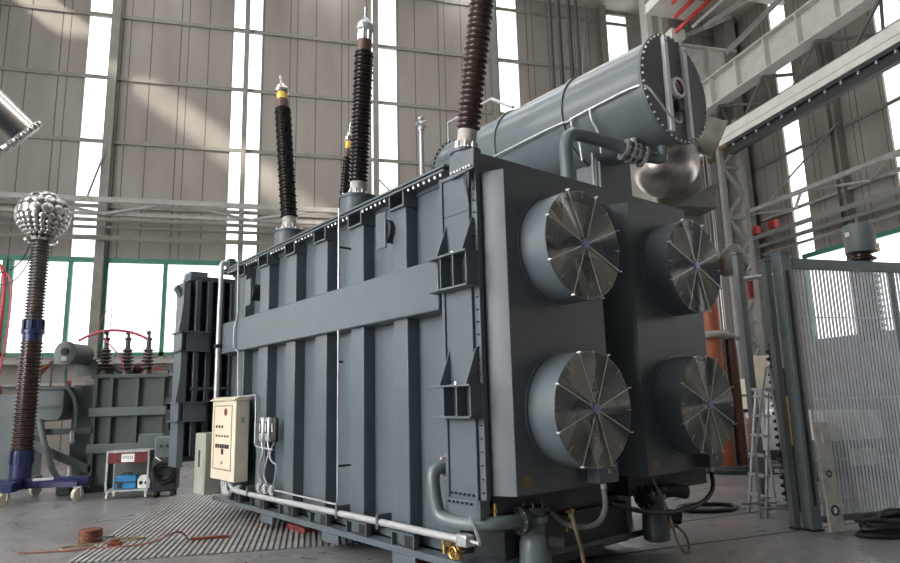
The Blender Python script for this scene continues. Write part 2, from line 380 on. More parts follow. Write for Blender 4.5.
# crane runway girder and beams high on the right
g = thing('runway_girder', 'pale plate girder with upright stiffeners high along right wall', 'girder', (18.0,4,13.75))
MB().box(-.02,.02,0,20.8,.06,1.25).build('web', m_girder, g)
MB().box(-.3,.3,0,20.8,1.25,1.32).build('top_flange', m_girder, g); MB().box(-.3,.3,0,20.8,0,.06).build('bottom_flange', m_girder, g)
for i in range(13): MB().box(-.26,-.02,.5+i*1.62,.56+i*1.62,.06,1.25).build('stiffener', m_girder, g)
g2 = thing('crossing_girder', 'short pale plate girder crossing behind oil conservator end in back corner', 'girder', (16.4,24.3,15.9))
MB().box(0,4.4,-.02,.02,.06,1.7).build('web', m_girder, g2); MB().box(0,4.4,-.25,.25,1.7,1.77).build('top_flange', m_girder, g2); MB().box(0,4.4,-.25,.25,0,.06).build('bottom_flange', m_girder, g2)
for x in (.3,1.6,2.9): MB().box(x,x+.06,-.22,-.02,.06,1.7).build('stiffener', m_girder, g2)
lt = thing('surge_lattice', 'dark zigzag bracing lattice beneath plate girder', 'truss', (18.0,4,13.6))
MB().bar((1.5,0,-.2),(1.5,20.8,-.2),.14,.14).build('chord', m_brace, lt)
MB().bar((.1,0,-.95),(.1,20.8,-.95),.12,.12).build('chord', m_brace, lt)
for i in range(8):
    a = i*2.6; 
    MB().bar((0,a,.1),(1.5,a+1.3,-.2),.1,.1).build('diagonal', m_brace, lt); MB().bar((1.5,a+1.3,-.2),(0,a+2.6,.1),.1,.1).build('diagonal', m_brace, lt)
    MB().bar((0,a,.1),(.1,a+1.3,-.95),.09,.09).build('diagonal', m_brace, lt); MB().bar((.1,a+1.3,-.95),(1.5,a+1.3,-.2),.09,.09).build('diagonal', m_brace, lt)
bb = thing('crane_beam', 'long pale box beam with dark rail under it crossing upper right', 'beam', (16.0,5,10.4))
MB().box(-.06,.7,0,16.5,.42,.98).build('box_beam', m_beamw, bb, .01)
MB().box(-.02,.66,0,14.6,.3,.42).build('underside_shade', m_dark, bb); MB().box(.1,.3,0,14.6,.0,.3).build('rail', m_dark, bb); MB().box(-.02,.66,14.6,16.4,.3,.42).build('end_plate', m_tagpl, bb)  # dark slab puts the shade under the pale beam into its colour
MB().box(-.065,-.058,0,16.5,.62,.64).build('seam', m_pilaster, bb)
for i in range(24): MB().box(.0,.08,.4+i*.6,.46+i*.6,.2,.3).build('rail_clip', m_galv, bb)
# conductor rails at the crane, top right
cr = thing('conductor_rails', 'red conductor rails and pale crane box at top of hall', 'crane part', (12.5,10,14.0))
for dx, ye in ((-.48,6.5),(.08,7.2),(.62,7.95)): MB().box(dx-.03,dx+.03,0,ye,-.05,.08).build('red_rail', m_red, cr)
MB().cyl((.97,0,.02),(.97,7.5,-.02),.06,10).build('conduit', m_galv, cr)
MB().box(-.75,.80,0,7.6,.25,.6).build('box_girder', m_girder, cr, .01)
for y in (1.5,4.2,6.2): MB().box(-.6,1.0,y,y+.08,.08,.25).build('hanger', m_truss, cr)
MB().box(.45,1.0,7.95,8.6,-.2,.15).build('collector', m_girder, cr, .02)
tw = thing('crane_column', 'pale column with dark recess behind top of oil conservator', 'column', (15.05,22.5,0))
MB().box(0,.75,0,.5,8,19.4).build('shaft', m_beamw, tw, .01); MB().box(.25,.55,-.03,0,15,18).build('recess_plate', m_truss, tw); MB().box(.75,1.05,0,.5,8,19.4).build('side_flange', m_truss, tw)
# roof braces, top right
for k, (p, q) in enumerate([((17.5,22,17.2),(20.9,20.5,19.4)), ((17.2,20.5,15.1),(20.9,18,19.0)), ((16.2,23.5,17.0),(20.6,24,19.3))]):
    o = MB().bar(p, q, .18, .18).build('roof_brace', m_truss)
    tag(o, ['dull grey roof brace nearest the back corner, top right', 'dull grey roof brace rising from the plate girder', 'dull grey roof brace against back wall behind the column'][k], 'brace', None)
for a, b in (((21.1,19.4,12.0),(19.9,22.2,9.6)), ((-6.05,24.7,11.0),(-6.5,24.4,8.95)), ((3.75,24.6,10.4),(4.75,23.4,8.75)), ((8.95,24.6,19.2),(8.0,23.6,15.2)), ((13.4,24.6,19.4),(12.2,23.4,14.2))):
    trim(MB().bar(a, b, .06, .06), m_brace2)
# lattice column in the back corner
lc = thing('lattice_column', 'tall grey lattice column standing in the right back corner', 'column', (16.0,20,0))
MB().box(-.09,.09,-.09,.09,0,12).build('chord', m_lat, lc); MB().box(.78,.98,-.1,.1,0,12).build('chord', m_lat, lc)
for i in range(6):
    z = .3 + i*1.95; MB().bar((0,0,z),(.88,0,z+1.0),.12,.12).build('lacing', m_lat, lc); MB().bar((.88,0,z+1.0),(0,0,z+1.95),.12,.12).build('lacing', m_lat, lc)
    MB().bar((0,0,z),(.88,0,z),.09,.09).build('lacing', m_lat, lc)
# hoist ropes
for i, (x, r) in enumerate(((8.45,.055),(8.75,.075),(9.12,.075),(9.4,.055))):
    o = MB().cyl((x,18,CZ-.02),(x+.0,18,7.5),r,10).build('hoist_rope', m_dark)
    tag(o, ['leftmost dark hoist rope hanging behind the oil conservator', 'second dark hoist rope from the left, hanging behind the oil conservator', 'third dark hoist rope from the left, hanging behind the oil conservator', 'rightmost dark hoist rope hanging behind the oil conservator'][i], 'rope', 'hoist ropes')
# floor: slotted steel strip floor and dark joints
gr = thing('floor_grating', 'ribbed steel strip floor panel under the transformer', 'grating', (-2.2,8.45,0), R(-3)); gr['kind'] = 'structure'
MB().box(0,4.0,0,5.6,.0,.004).build('backing', m_slot, gr)
mb = MB(); n = 56
for i in range(n): x = .02 + i*4.0/n; mb.box(x,x+.040,0,5.6,.004,.018)
mb.build('rib', m_rib, gr)
for k, ((x0,y0),(x1,y1)) in enumerate([((3.03,7.0-.35),(9.5,7.42)), ((4.25,7.9),(12.5,9.3))]):
    trim(MB().bar((x0,y0,.002),(x1,y1,.002),.035,.004), m_base)

# ------------------------------------------------------------------ the power transformer
A = R(23.7)
def w2(x, y): v = Vector((x, y)); return (cos(A)*x - sin(A)*y, sin(A)*x + cos(A)*y)
ox, oy = w2(3.9, 4.5)
T = thing('power_transformer', 'huge blue-grey power transformer with four round fans and tilted black bushings', 'transformer', (ox, oy, 0), A)
def P(name, mb, mat, bevel=0, parent=None, label=None, ang=35):
    o = mb.build(name, mat, parent or T, bevel, ang)
    if label: o['label'] = label
    return o
TX0, TX1, TY0, TY1 = .15, 2.75, .5, 6.5
P('tank', MB().box(TX0,TX1,TY0,TY1,.25,3.86), m_paint)
# rim
P('top_flange', MB().box(-.06,TX1+.2,.34,6.62,3.945,3.97), m_paint_d, .003)
P('lower_flange', MB().box(-.055,TX1+.2,.36,6.6,3.905,3.93).box(TX0-.02,TX1,.4,6.55,3.86,3.945), m_paint_d, .003)
P('base_flange', MB().box(-.06,TX1+.2,.02,6.6,.185,.25), m_paint, .004)
# stiffeners (box ribs) with the bracket pockets above them
ribs = [(1.10,1.36),(1.98,2.27),(2.87,3.17),(3.77,4.06),(4.69,5.02),(5.6,5.84)]
sl = None
for y0, y1 in ribs:
    P('stiffener', MB().box(0,TX0+.01,y0,y1,.25,3.74), m_paint, .012)
    o = P('pocket_frame', MB().box(-.04,TX0,y1-.012,y1+.012,3.75,3.905).box(-.04,TX0,y0-.012,y1+.012,3.735,3.757).box(-.04,TX0,y0-.02,y0+.004,3.735,3.905), m_paint_d)
    P('pocket_shade', MB().box(TX0-.01,TX0+.005,y0,y1,3.757,3.905), m_base)  # dark sheet paints the shade inside the open pocket
# belt beam
P('belt_beam', MB().box(-.075,TX0+.02,.46,6.5,2.52,3.03), m_paint, .015)
# flange bolts along the rim
bm_ = MB().lathe([(.013,0),(.013,.03)], (-.02,0,3.906), (0,0,-1), 8)
b0 = None
for i in range(64):
    y = .45 + i*.094
    if any(a-.02 < y < b+.03 for a, b in ribs): continue
    if b0 is None: b0 = P('rim_bolt', bm_, m_bolt); b0.location = (0,y,0)
    else:
        c = b0.copy(); C.objects.link(c); c.location = (0,y,0)
# jacking pockets and lifting plates at the foot
for y0, y1 in ribs:
    P('jacking_pocket', MB().box(-.055,0,y0-.14,y0-.12,.25,.39).box(-.055,0,y1-.02,y1,.25,.39).box(-.055,0,y0-.14,y1,.37,.39), m_paint_d)
    P('pocket_mouth_shade', MB().box(-.03,0,y0-.12,y0+.06,.255,.365), m_black)  # black block stands in for the shade within the pocket opening
for y in (4.25,2.45,.95): P('foot_plate', MB().box(-.07,-.04,y-.02,y+.38,.08,.19), m_paint, .01)
# round hatches on short necks
for y, z in ((5.32,3.40),(1.5,3.53)):
    h = P('hatch_neck', MB().cyl((.15,y-.06,z),(-.06,y-.06,z),.13,24), m_dark)
    P('hatch_cover', MB().box(-.09,-.06,y-.13,y+.07,z-.21,z+.21), m_paint, .02, h)
# lifting lugs, valves along the foot pipe
pipe = P('cable_pipe', MB().tube([(-.13,5.75,.62),(-.13,5.6,.46),(-.13,5.3,.42),(-.13,2.5,.455),(-.13,.15,.47)],.035,12,1), m_alu)
for y in (4.9,2.3,1.45): P('pipe_bracket', MB().box(-.17,0,y-.02,y+.02,.40,.54), m_paint_d)
P('pipe_coupling', MB().box(-.18,-.08,.02,.16,.425,.525), m_galv, .01)
P('pipe_end', MB().tube([(-.13,.02,.475),(-.13,-.1,.47)],.02,8), m_steel)
P('conduit', MB().tube([(-.06,4.2,.535),(-.06,2.5,.52),(-.06,2.46,.56),(-.06,2.46,3.78),(-.06,2.46,4.05)],.012,8), m_alu)
for z in (.95,2.15,3.55): P('conduit_arm', MB().box(-.06,TX0,2.45,2.47,z-.012,z+.012) if z != 2.15 else MB().box(-.06,0,2.45,2.47,z-.012,z+.012), m_black)
P('conduit', MB().tube([(-.09,5.72,4.0),(-.09,5.68,3.05),(-.11,5.75,2.9),(-.11,5.75,2.6),(-.05,5.7,2.5),(-.05,5.65,1.84),(-.05,5.6,1.80),(-.05,4.98,1.82),(-.05,4.93,1.78),(-.05,4.93,1.12),(-.05,4.85,1.08),(-.05,4.3,1.06)],.014,8), m_galv)
# three thermometers with leads
for i, y in enumerate((4.66,4.46,4.24)):
    g_ = P('thermometer', MB().box(-.09,-.02,y-.07,y+.07,1.16,1.50), m_galv if i < 2 else m_dark, .03)
    P('dial', MB().box(-.096,-.088,y-.04,y+.04,1.28,1.44), m_black, 0, g_)
    P('scale_plate', MB().box(-.1,-.094,y-.012,y+.012,1.30,1.42), m_white, 0, g_)
    P('gland', MB().cyl((-.06,y,.47),(-.06,y,.60),.05,10).box(-.11,-.01,y-.06,y+.06,.50,.57), m_galv)
    P('lead', MB().tube([(-.06,y,1.16),(-.06,y-.06,1.02),(-.08,y+.02,.85),(-.06,y+.12,.7),(-.06,y,.6)] if i < 2 else [(-.06,y,1.16),(-.06,4.4,1.0),(-.09,4.25,.9),(-.09,4.05,.88),(-.06,4.24,.6)],.011,7,2), m_galv)
# control cabinet
cb = P('control_cabinet', MB().box(-.24,-.03,5.22,6.22,.57,1.75), m_cream, .008)
P('cabinet_roof', MB().prism([(-.28,1.75),(-.28,1.765),(-.2,1.81),(-.02,1.80),(-.02,1.75)], 'y', 5.19, 6.25), m_cream, .004, cb)
P('door_frame', MB().box(-.246,-.238,5.36,6.12,.72,.735).box(-.246,-.238,5.36,6.12,1.665,1.68).box(-.246,-.238,5.36,5.375,.72,1.68).box(-.246,-.238,6.105,6.12,.72,1.68), m_tagpl, 0, cb)
P('control_panel', MB().box(-.243,-.238,5.38,6.10,.74,1.66), m_cream2, 0, cb)
P('emblem', MB().cyl((-.252,5.62,1.58),(-.243,5.62,1.58),.055,16), m_redblock, 0, cb)
for z, k, w, h in ((1.36,3,.02,.02),(1.22,5,.02,.015),(1.07,6,.028,.03)):
    for j in range(k):
        y = 5.98 - j*(.60/max(k,5))
        P('switch', MB().box(-.256,-.242,y-w,y+w,z-h,z+h), m_ink, 0, cb)
P('selector_knob', MB().box(-.26,-.242,5.68,5.73,.95,1.03), m_ink, 0, cb); P('selector_knob', MB().cyl((-.26,5.72,.83),(-.242,5.72,.83),.025,10), m_galv, 0, cb)
P('cabinet_lock', MB().box(-.16,-.12,5.21,5.222,1.42,1.50), m_galv, 0, cb)
cb2 = P('junction_cabinet', MB().box(-.40,-.12,6.62,7.12,.30,1.25), m_olive, .008); cb2.location = (.1,-.30,0)
P('door_handle', MB().box(-.415,-.40,6.84,6.9,.72,.98), m_ink, 0, cb2)
P('door_panel', MB().box(-.408,-.398,6.66,7.08,.34,1.21), m_olive, .004, cb2)
P('cabinet_arm', MB().box(-.25,.2,6.5,6.56,1.0,1.05), m_paint_d)
for k, dy in enumerate((0,.08,.17)): P('cabinet_hose', MB().tube([(-.14,5.95-dy,.58),(-.14,5.93-dy,.42),(-.14,5.8-dy,.34),(-.13,5.6,.40+.02*k),(-.1,5.3,.5)],.028,8,2), m_galv)
# vertical pale pipe at the far corner
vp = P('vent_pipe', MB().tube([(-.13,6.40,.7),(-.13,6.40,4.02),(-.1,6.4,4.08),(0.02,6.42,4.08)],.04,12,1), m_alu)
P('pipe_cap', MB().box(-.02,.10,6.34,6.50,4.0,4.15), m_paint_d, .01, vp); P('pipe_clamp', MB().box(-.19,.0,6.36,6.44,2.62,2.68), m_dark, 0, vp)
# ------- cooler bank, near end: two fan hoods with their side frame
def hood(dx):
    poly = [(.05,.48),(.05,0),(.18,-.25),(1.52,-.25),(1.65,0),(1.65,.48)]
    o = P('cooler_hood', MB().prism([(x+dx,y) for x,y in poly], 'z', .83, 3.79), m_hood)
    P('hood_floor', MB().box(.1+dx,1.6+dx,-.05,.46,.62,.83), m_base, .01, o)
    P('rating_plate', MB().box(.25+dx,.37+dx,-.256,-.25,.9,.99), m_tagpl, 0, o)
    return o
h1, h2 = hood(0), hood(1.9)
P('side_return', MB().box(0.0,.05,-.06,.02,.8,3.82), m_paint_d)
P('side_column', MB().box(-.03,.05,.02,.43,.78,3.83).box(-.05,.06,.40,.44,.78,3.83), m_paint)
P('column_joint', MB().box(-.034,-.028,.03,.40,3.42,3.428), m_dark)
P('column_foot', MB().box(-.06,-.02,-.04,.44,.64,.80).box(-.06,.06,-.03,.0,.64,.8), m_paint_d, .004)
for r_, z in enumerate((.835,.765)):
    for i in range(6): P('foot_bolt', MB().lathe([(.011,0),(.011,.02)], (-.03 if r_ == 0 else -.06, .07+i*.062, z), (-1,0,0), 8), m_ink)
for i in range(26): P('edge_bolt', MB().lathe([(.008,0),(.008,.02)], (0,-.03,.86+i*.115), (-1,0,0), 6), m_ink)
# gusset brackets
for zb, zt in ((2.70,3.02),(1.52,1.80)):
    b = P('column_bracket', MB().box(-.16,.0,-.06,.52,zt-.02,zt), m_paint_d, .003)
    P('lower_plate', MB().box(-.16,.0,-.06,.52,zb-.02,zb), m_paint_d, .003, b)
    P('bracket_web', MB().box(-.14,0,.33,.345,zb,zt-.02).box(-.14,0,.14,.155,zb,zt-.02).box(-.14,-.0,-.05,-.035,zb,zt-.02), m_paint, 0, b)
    P('bracket_face', MB().box(-.03,-.02,-.035,.33,zb,zt-.02), m_alu if False else m_paint, 0, b)
    for y in (.36,-.02): P('gusset', MB().prism([(-.16,zt),(-.0,zt),(0,zt+.32),(-.03,zt+.32)], 'y', y, y+.015), m_paint_d, 0, b)
    for y in (.40,.22,.02): P('bracket_bolt', MB().lathe([(.016,0),(.016,.03)], (-.08,y,zt), (0,0,1), 8), m_bolt, 0, b)
# top corner plates of the cooler frame
P('top_plate', MB().prism([(-.12,3.79),(-.13,3.985),(.23,4.01),(.25,3.77)], 'x', -.075, -.055), m_paint_d, .004)
P('top_gusset', MB().prism([(-.04,3.80),(.02,3.80),(-.02,3.6)], 'x', -.06, -.03).prism([(.03,3.80),(.09,3.80),(0.0,3.5)], 'x', -.05, -.03), m_dark)
for i in range(7): P('plate_bolt', MB().lathe([(.012,0),(.012,.02)], (-.075,-.08+i*.045,3.82), (-1,0,0), 8), m_bolt)
P('top_beam', MB().box(-.05,3.58,-.03,.03,3.79,4.0).box(-.05,3.58,-.03,.45,3.79,3.82), m_hood, .004)
P('gap_shade_panel', MB().box(1.66,1.94,.2,.24,.7,3.79), m_black)  # black sheet added to darken the gap between the hoods
# header pipe stubs and pumps under the hoods
pp = P('oil_pipe', MB().tube([(.15,.5,1.05),(-.07,.52,1.05),(-.13,.55,1.0),(-.12,.50,.68),(-.11,.42,.60),(-.05,.1,.59),(.1,-.08,.60),(.40,-.1,.6)],.062,14,2), m_pipe)
fl = P('pipe_flange', MB().cyl((.10,.5,1.05),(.04,.505,1.05),.13,24), m_redblock, 0, pp)
for i in range(8): P('flange_bolt', MB().lathe([(.014,0),(.014,.05)], (.05,.5+.105*cos(i*PI/4),1.05+.105*sin(i*PI/4)), (-1,0,0), 8), m_bolt, 0, pp)
def pump(x, y, nm):
    b = P(nm, MB().lathe([(.10,.14),(.14,.16),(.145,.22),(.14,.40),(.12,.45),(.10,.47),(.10,.56),(.13,.57),(.13,.62),(.1,.63),(.1,.68)], (x,y,0), (0,0,1), 24), m_pipe)
    P('pump_flange', MB().cyl((x-.13,y,.60),(x-.19,y,.60),.12,20).cyl((x,y,.665),(x,y,.70),.145,24), m_dark, 0, b)
    for i in range(8):
        a = i*PI/4
        P('flange_bolt', MB().lathe([(.012,0),(.012,.06)], (x-.13,y+.1*cos(a),.60+.1*sin(a)), (-1,0,0), 8), m_bolt, 0, b)
        P('flange_bolt', MB().lathe([(.012,0),(.012,.06)], (x+.12*cos(a),y+.12*sin(a),.685), (0,0,1), 8), m_dark, 0, b)
    P('terminal_box', MB().cyl((x+.06,y-.1,.40),(x+.16,y-.2,.38),.07,16), m_dark, 0, b)
    return b
pump(.52,-.10,'oil_pump'); pump(2.35,-.10,'oil_pump')
P('header_pipe', MB().cyl((.3,.2,.72),(3.4,.2,.72),.08,16), m_base)
P('pump_elbow', MB().tube([(2.3,-.1,.6),(2.5,-.2,.66),(2.68,-.28,.62)],.075,12,1), m_dark)
P('skid', MB().box(.30,2.08,.06,.5,.16,.56).box(.35,2.0,.1,.45,.56,.63).box(.35,1.6,.0,.3,.12,.2), m_base, .01)
P('skid_beam', MB().box(.1,2.7,.5,6.4,.16,.25), m_base)
P('stay_rod', MB().bar((-.06,.09,.66),(-.13,-.1,.48),.02,.02), m_galv)
for x in (-.14,): 
    v = P('drain_valve', MB().lathe([(.03,0),(.03,.03),(.018,.035),(.018,.09),(.03,.095),(.03,.12)], (-.08,.36,.30), (0,0,1), 12).cyl((-.02,.36,.36),(-.14,.36,.36),.02,10), m_brass)
    P('drain_valve', MB().lathe([(.03,0),(.03,.03),(.018,.035),(.018,.09),(.03,.095),(.03,.12)], (-.08,.24,.29), (0,0,1), 12).cyl((-.02,.24,.35),(-.14,.24,.35),.02,10), m_brass)
    P('valve_handwheel', MB().ring((-.15,.24,.35),(1,0,0),.05,.008,20).bar((-.15,.19,.35),(-.15,.29,.35),.012,.012).bar((-.15,.24,.30),(-.15,.24,.40),.012,.012), m_brass, 0, v)
    P('valve_cap', MB().cyl((-.15,.36,.33),(-.15,.36,.42),.018,10).ring((-.15,.36,.42),(0,1,0),.022,.006,14), m_brass, 0, v)
P('drain_tap', MB().cyl((.1,.02,.70),(.1,-.06,.70),.02,10).cyl((.1,-.05,.66),(.1,-.05,.76),.013,8), m_brass)
P('drain_tap', MB().cyl((1.0,.1,.56),(1.0,-.1,.56),.02,10).cyl((.94,-.1,.60),(1.06,-.1,.60),.013,8).cyl((.96,-.08,.42),(.96,-.08,.5),.02,8), m_brass)
# fans
def fan(x, z, a0):
    y0, L, r = -.25, .33, .53
    sh = P('cooling_fan', MB().lathe([(r+.03,0),(r+.03,.012),(r,.014),(r,L),(r-.012,L),(r-.012,.02),(r-.03,.0)], (x,y0,z), (0,-1,0), 64, caps=False), m_paint_d, ang=30)
    P('shroud_shade_disc', MB().cyl((x,y0-.004,z),(x,y0-.012,z),r-.014,48), m_black, 0, sh)  # black disc paints in the dark interior of the shroud
    g_ = MB(); yf = y0 - L - .004
    rr = .07
    while rr < r: g_.ring((x,yf-.012*(1-rr/r),z),(0,1,0),rr,.0034,56,4); rr += .0165
    P('fan_guard', g_, m_grille, 0, sh)
    for i in range(8):
        a = a0 + i*PI/4
        P('guard_rod', MB().bar((x+.05*cos(a),yf-.018,z+.05*sin(a)),(x+(r+.012)*cos(a),yf-.01,z+(r+.012)*sin(a)),.007,.007,(0,1,0)), m_galv, 0, sh)
        P('guard_stud', MB().box(-.007,.007,-.03,.010,-.007,.007).xf(Matrix.Translation((x+(r+.012)*cos(a),yf,z+(r+.012)*sin(a)))), m_alu, 0, sh)
        a2 = a + PI/8; 
        P('guard_tie', MB().bar((x+r*.86*cos(a2),yf-.008,z+r*.86*sin(a2)),(x+(r)*cos(a2),yf-.008,z+(r)*sin(a2)),.004,.004,(0,1,0)), m_galv, 0, sh)
    P('guard_hub', MB().cyl((x,yf-.01,z),(x,yf-.03,z),.045,20), m_hub, 0, sh)
    P('motor', MB().cyl((x,y0-.02,z),(x,y0-.2,z),.11,20), m_dark, 0, sh)
    for i in range(5):
        a = a0*1.7 + .5 + i*2*PI/5
        b = MB(); vs = []
        for j, (rad, ch, tw) in enumerate(((.10,.11,.75),(.28,.16,.6),(.49,.19,.45))):
            for s_ in (-1,1):
                for th in (-1,1):
                    vs.append((rad, s_*ch*sin(tw)*.55 + th*.004, s_*ch*cos(tw)*.8))
        fs = []
        for j in range(2):
            o = j*4; fs += [(o,o+2,o+6,o+4),(o+1,o+5,o+7,o+3),(o,o+4,o+5,o+1),(o+2,o+3,o+7,o+6)]
        fs += [(0,1,3,2),(8,10,11,9)]
        b.add(vs, fs).xf(Matrix.Translation((x,y0-.17,z)) @ Matrix.Rotation(a,4,'Y'))
        P('fan_blade', b, m_blade, 0, sh)
    P('motor_box', MB().box(x+.22,x+.50,y0-.16,y0,z-r-.16,z-r+.02 if z < 2 else z-r-.14), m_hood, .006, sh) if z < 2 else None
    if z < 2:
        P('warning_mark', MB().prism([(x+.34,z-r-.07),(x+.38,z-r-.07),(x+.36,z-r-.03)], 'y', y0-.163, y0-.16), m_yellow, 0, sh)
        P('cable_gland', MB().cyl((x+.36,y0-.08,z-r-.16),(x+.36,y0-.08,z-r-.22),.03,12), m_galv, 0, sh)
    return sh
fan(.88,3.08,R(22)); fan(.88,1.55,R(20)); fan(2.78,3.08,R(22)); fan(2.78,1.55,R(20))
# fan hoses
P('fan_hose', MB().tube([(1.24,-.33,.80),(1.22,-.36,.62),(1.10,-.36,.50),(.95,-.3,.48),(.80,-.2,.52),(.74,-.1,.62)],.026,10,2), m_post)
P('fan_hose', MB().tube([(1.0,-.1,.62),(.88,-.22,.66),(.82,-.3,.55),(.86,-.35,.30),(.88,-.36,.08),(.84,-.38,.01)],.018,8,2), m_cord)
P('fan_hose', MB().tube([(3.14,-.33,.80),(3.08,-.38,.62),(2.8,-.4,.50),(2.3,-.38,.46),(1.9,-.34,.50),(1.5,-.2,.62)],.024,10,2), m_dark)
P('fan_hose', MB().tube([(2.2,-.2,.8),(2.22,-.35,.5),(2.25,-.4,.2),(2.35,-.42,.05),(2.45,-.42,.08),(2.45,-.38,.25),(2.4,-.2,.36)],.014,8,2), m_cord)
# ------- far radiator bank
FX = -.44
for i in range(16):
    x = FX + .1 + i*.20
    P('radiator_fin', MB().box(x,x+.09,6.98,7.43,.85,3.84), m_fin, .012)
P('radiator_header', MB().box(FX,2.9,7.0,7.45,3.84,3.92).box(FX+.02,2.9,7.05,7.4,.78,.86).box(FX+.06,2.9,6.97,6.99,1.95,2.0), m_fin, .01)
P('radiator_core', MB().box(FX+.05,2.9,7.15,7.3,.86,3.84), m_black)
P('radiator_side', MB().box(FX-.10,FX,7.0,7.42,.70,3.80), m_fin2)
for zb, zt in ((2.62,2.94),(1.45,1.76)):
    b = P('radiator_bracket', MB().box(FX-.16,FX+.34,6.86,6.98,zt-.02,zt).box(FX-.16,FX+.34,6.86,6.98,zb-.02,zb).box(FX-.16,FX-.1,6.86,7.45,zt-.02,zt).box(FX-.16,FX-.1,6.86,7.45,zb-.02,zb), m_fin2)
    P('bracket_face', MB().box(FX-.04,FX+.33,6.93,6.95,zb,zt-.02).box(FX-.12,FX-.1,6.95,7.4,zb,zt-.02), m_fin2, 0, b)
    P('gusset', MB().prism([(FX-.16,zt),(FX-.1,zt),(FX-.1,zt+.5),(FX-.13,zt+.2)], 'y', 7.0, 7.02), m_fin2, 0, b)
P('radiator_lug', MB().prism([(FX-.2,3.7),(FX-.1,3.55),(FX-.1,3.68),(FX-.17,3.76)], 'y', 7.1, 7.3), m_fin2)
P('radiator_top', MB().box(FX,FX+.3,7.02,7.4,3.92,4.0), m_fin2, .01)
P('radiator_pipe', MB().cyl((1.0,6.5,3.3),(1.0,7.1,3.3),.1,14).cyl((1.0,6.5,1.0),(1.0,7.1,1.0),.1,14), m_pipe)
# ------- bushings
def bushing(base, tip, rc, rs, n, top, name='bushing', collar_h=.22, turret=True, mat=None, tr_=.24):
    base, tip = Vector(base), Vector(tip); d = (tip-base).normalized(); L = (tip-base).length
    tp = []
    if turret:
        t_ = P('turret', MB().lathe([(tr_,-.02),(tr_,base.z-3.93-.05),(tr_+.02,base.z-3.93-.05),(tr_+.02,base.z-3.93-.015),(.11,base.z-3.93)], (base.x,base.y,3.93), (0,0,1), 32), m_paint_d)
        for i in range(12): P('turret_bolt', MB().lathe([(.012,0),(.012,.02)], (base.x+(tr_-.015)*cos(i*PI/6),base.y+(tr_-.015)*sin(i*PI/6),base.z-.012), (0,0,1), 6), m_bolt, 0, t_)
    prof = [(rc,0)]; step = (L-collar_h)/n
    for i in range(n):
        z = i*step; R_ = rs if i % 2 == 0 else rs*.93
        prof += [(rc,z+step*.1),(R_*.97,z+step*.42),(R_,z+step*.52),(R_*.96,z+step*.62),(rc,z+step*.78)]
    prof.append((rc, L-collar_h))
    b = P(name, MB().lathe(prof, base + d*collar_h, d, 28), mat or m_shed, ang=50)
    P('collar', MB().lathe([(rc*1.12,-.03),(rc*1.12,.03),(rc*1.05,.04),(rc*1.05,collar_h),(rc*.9,collar_h+.01)], base, d, 24), m_collar, 0, b)
    for i in range(8):
        _, a_, b_ = MB().frame(d); th = i*PI/4; q = base + (a_*cos(th)+b_*sin(th))*(rc*1.12)
        P('collar_clamp', MB().lathe([(.014,0),(.014,.09)], q, d, 8), m_galv, 0, b)
    if top:
        c1, c2 = top
        P('top_fitting', MB().lathe([(rc*.98,0),(rc*.98,.16)], tip, d, 24), m_brown, 0, b)
        P('oil_gauge', MB().lathe([(rc*.86,0),(rc*.86,.14)], tip + d*.16, d, 24), c1, 0, b)
        if c2:
            for i in range(8):
                _, a_, b_ = MB().frame(d); th = i*PI/4
                P('gauge_bolt', MB().cyl(tip + d*.15 + (a_*cos(th)+b_*sin(th))*rc*.9, tip + d*.31 + (a_*cos(th)+b_*sin(th))*rc*.9, .012, 6), m_steel, 0, b)
        P('terminal_cap', MB().lathe([(rc*.95,.30),(rc*1.15,.32),(rc*1.2,.36),(rc*1.1,.40),(rc*.6,.46),(.03,.50),(.026,.52),(.026,.66),(.0,.665)], tip, d, 24), m_shield if not c2 else m_galv, 0, b)
    return b
bushing((.55,5.20,4.46), (.55,5.58,6.74), .105, .145, 34, (m_yellow,False))
bushing((.55,3.04,4.46), (.55,2.86,6.55), .105, .142, 34, (m_glass,True), collar_h=.20)
bushing((.5,.66,4.34), (.5,.14,6.7), .100, .138, 36, (m_yellow,False), mat=m_shed2, tr_=.15)
bushing((2.0,6.2,4.3), (2.0,5.86,6.25), .085, .115, 30, (m_yellow,False))
vpost = P('vent_post', MB().lathe([(.04,0),(.04,2.0),(.055,2.0),(.055,2.05),(.03,2.06),(.03,2.16),(.055,2.17),(.05,2.22)], (2.0,3.5,3.95), (0,0,1), 14), m_alu)
P('post_valve', MB().cyl((1.9,3.5,6.05),(2.1,3.5,6.05),.02,8).cyl((2.0,3.36,6.08),(2.0,3.6,6.08),.018,8), m_galv, 0, vpost)
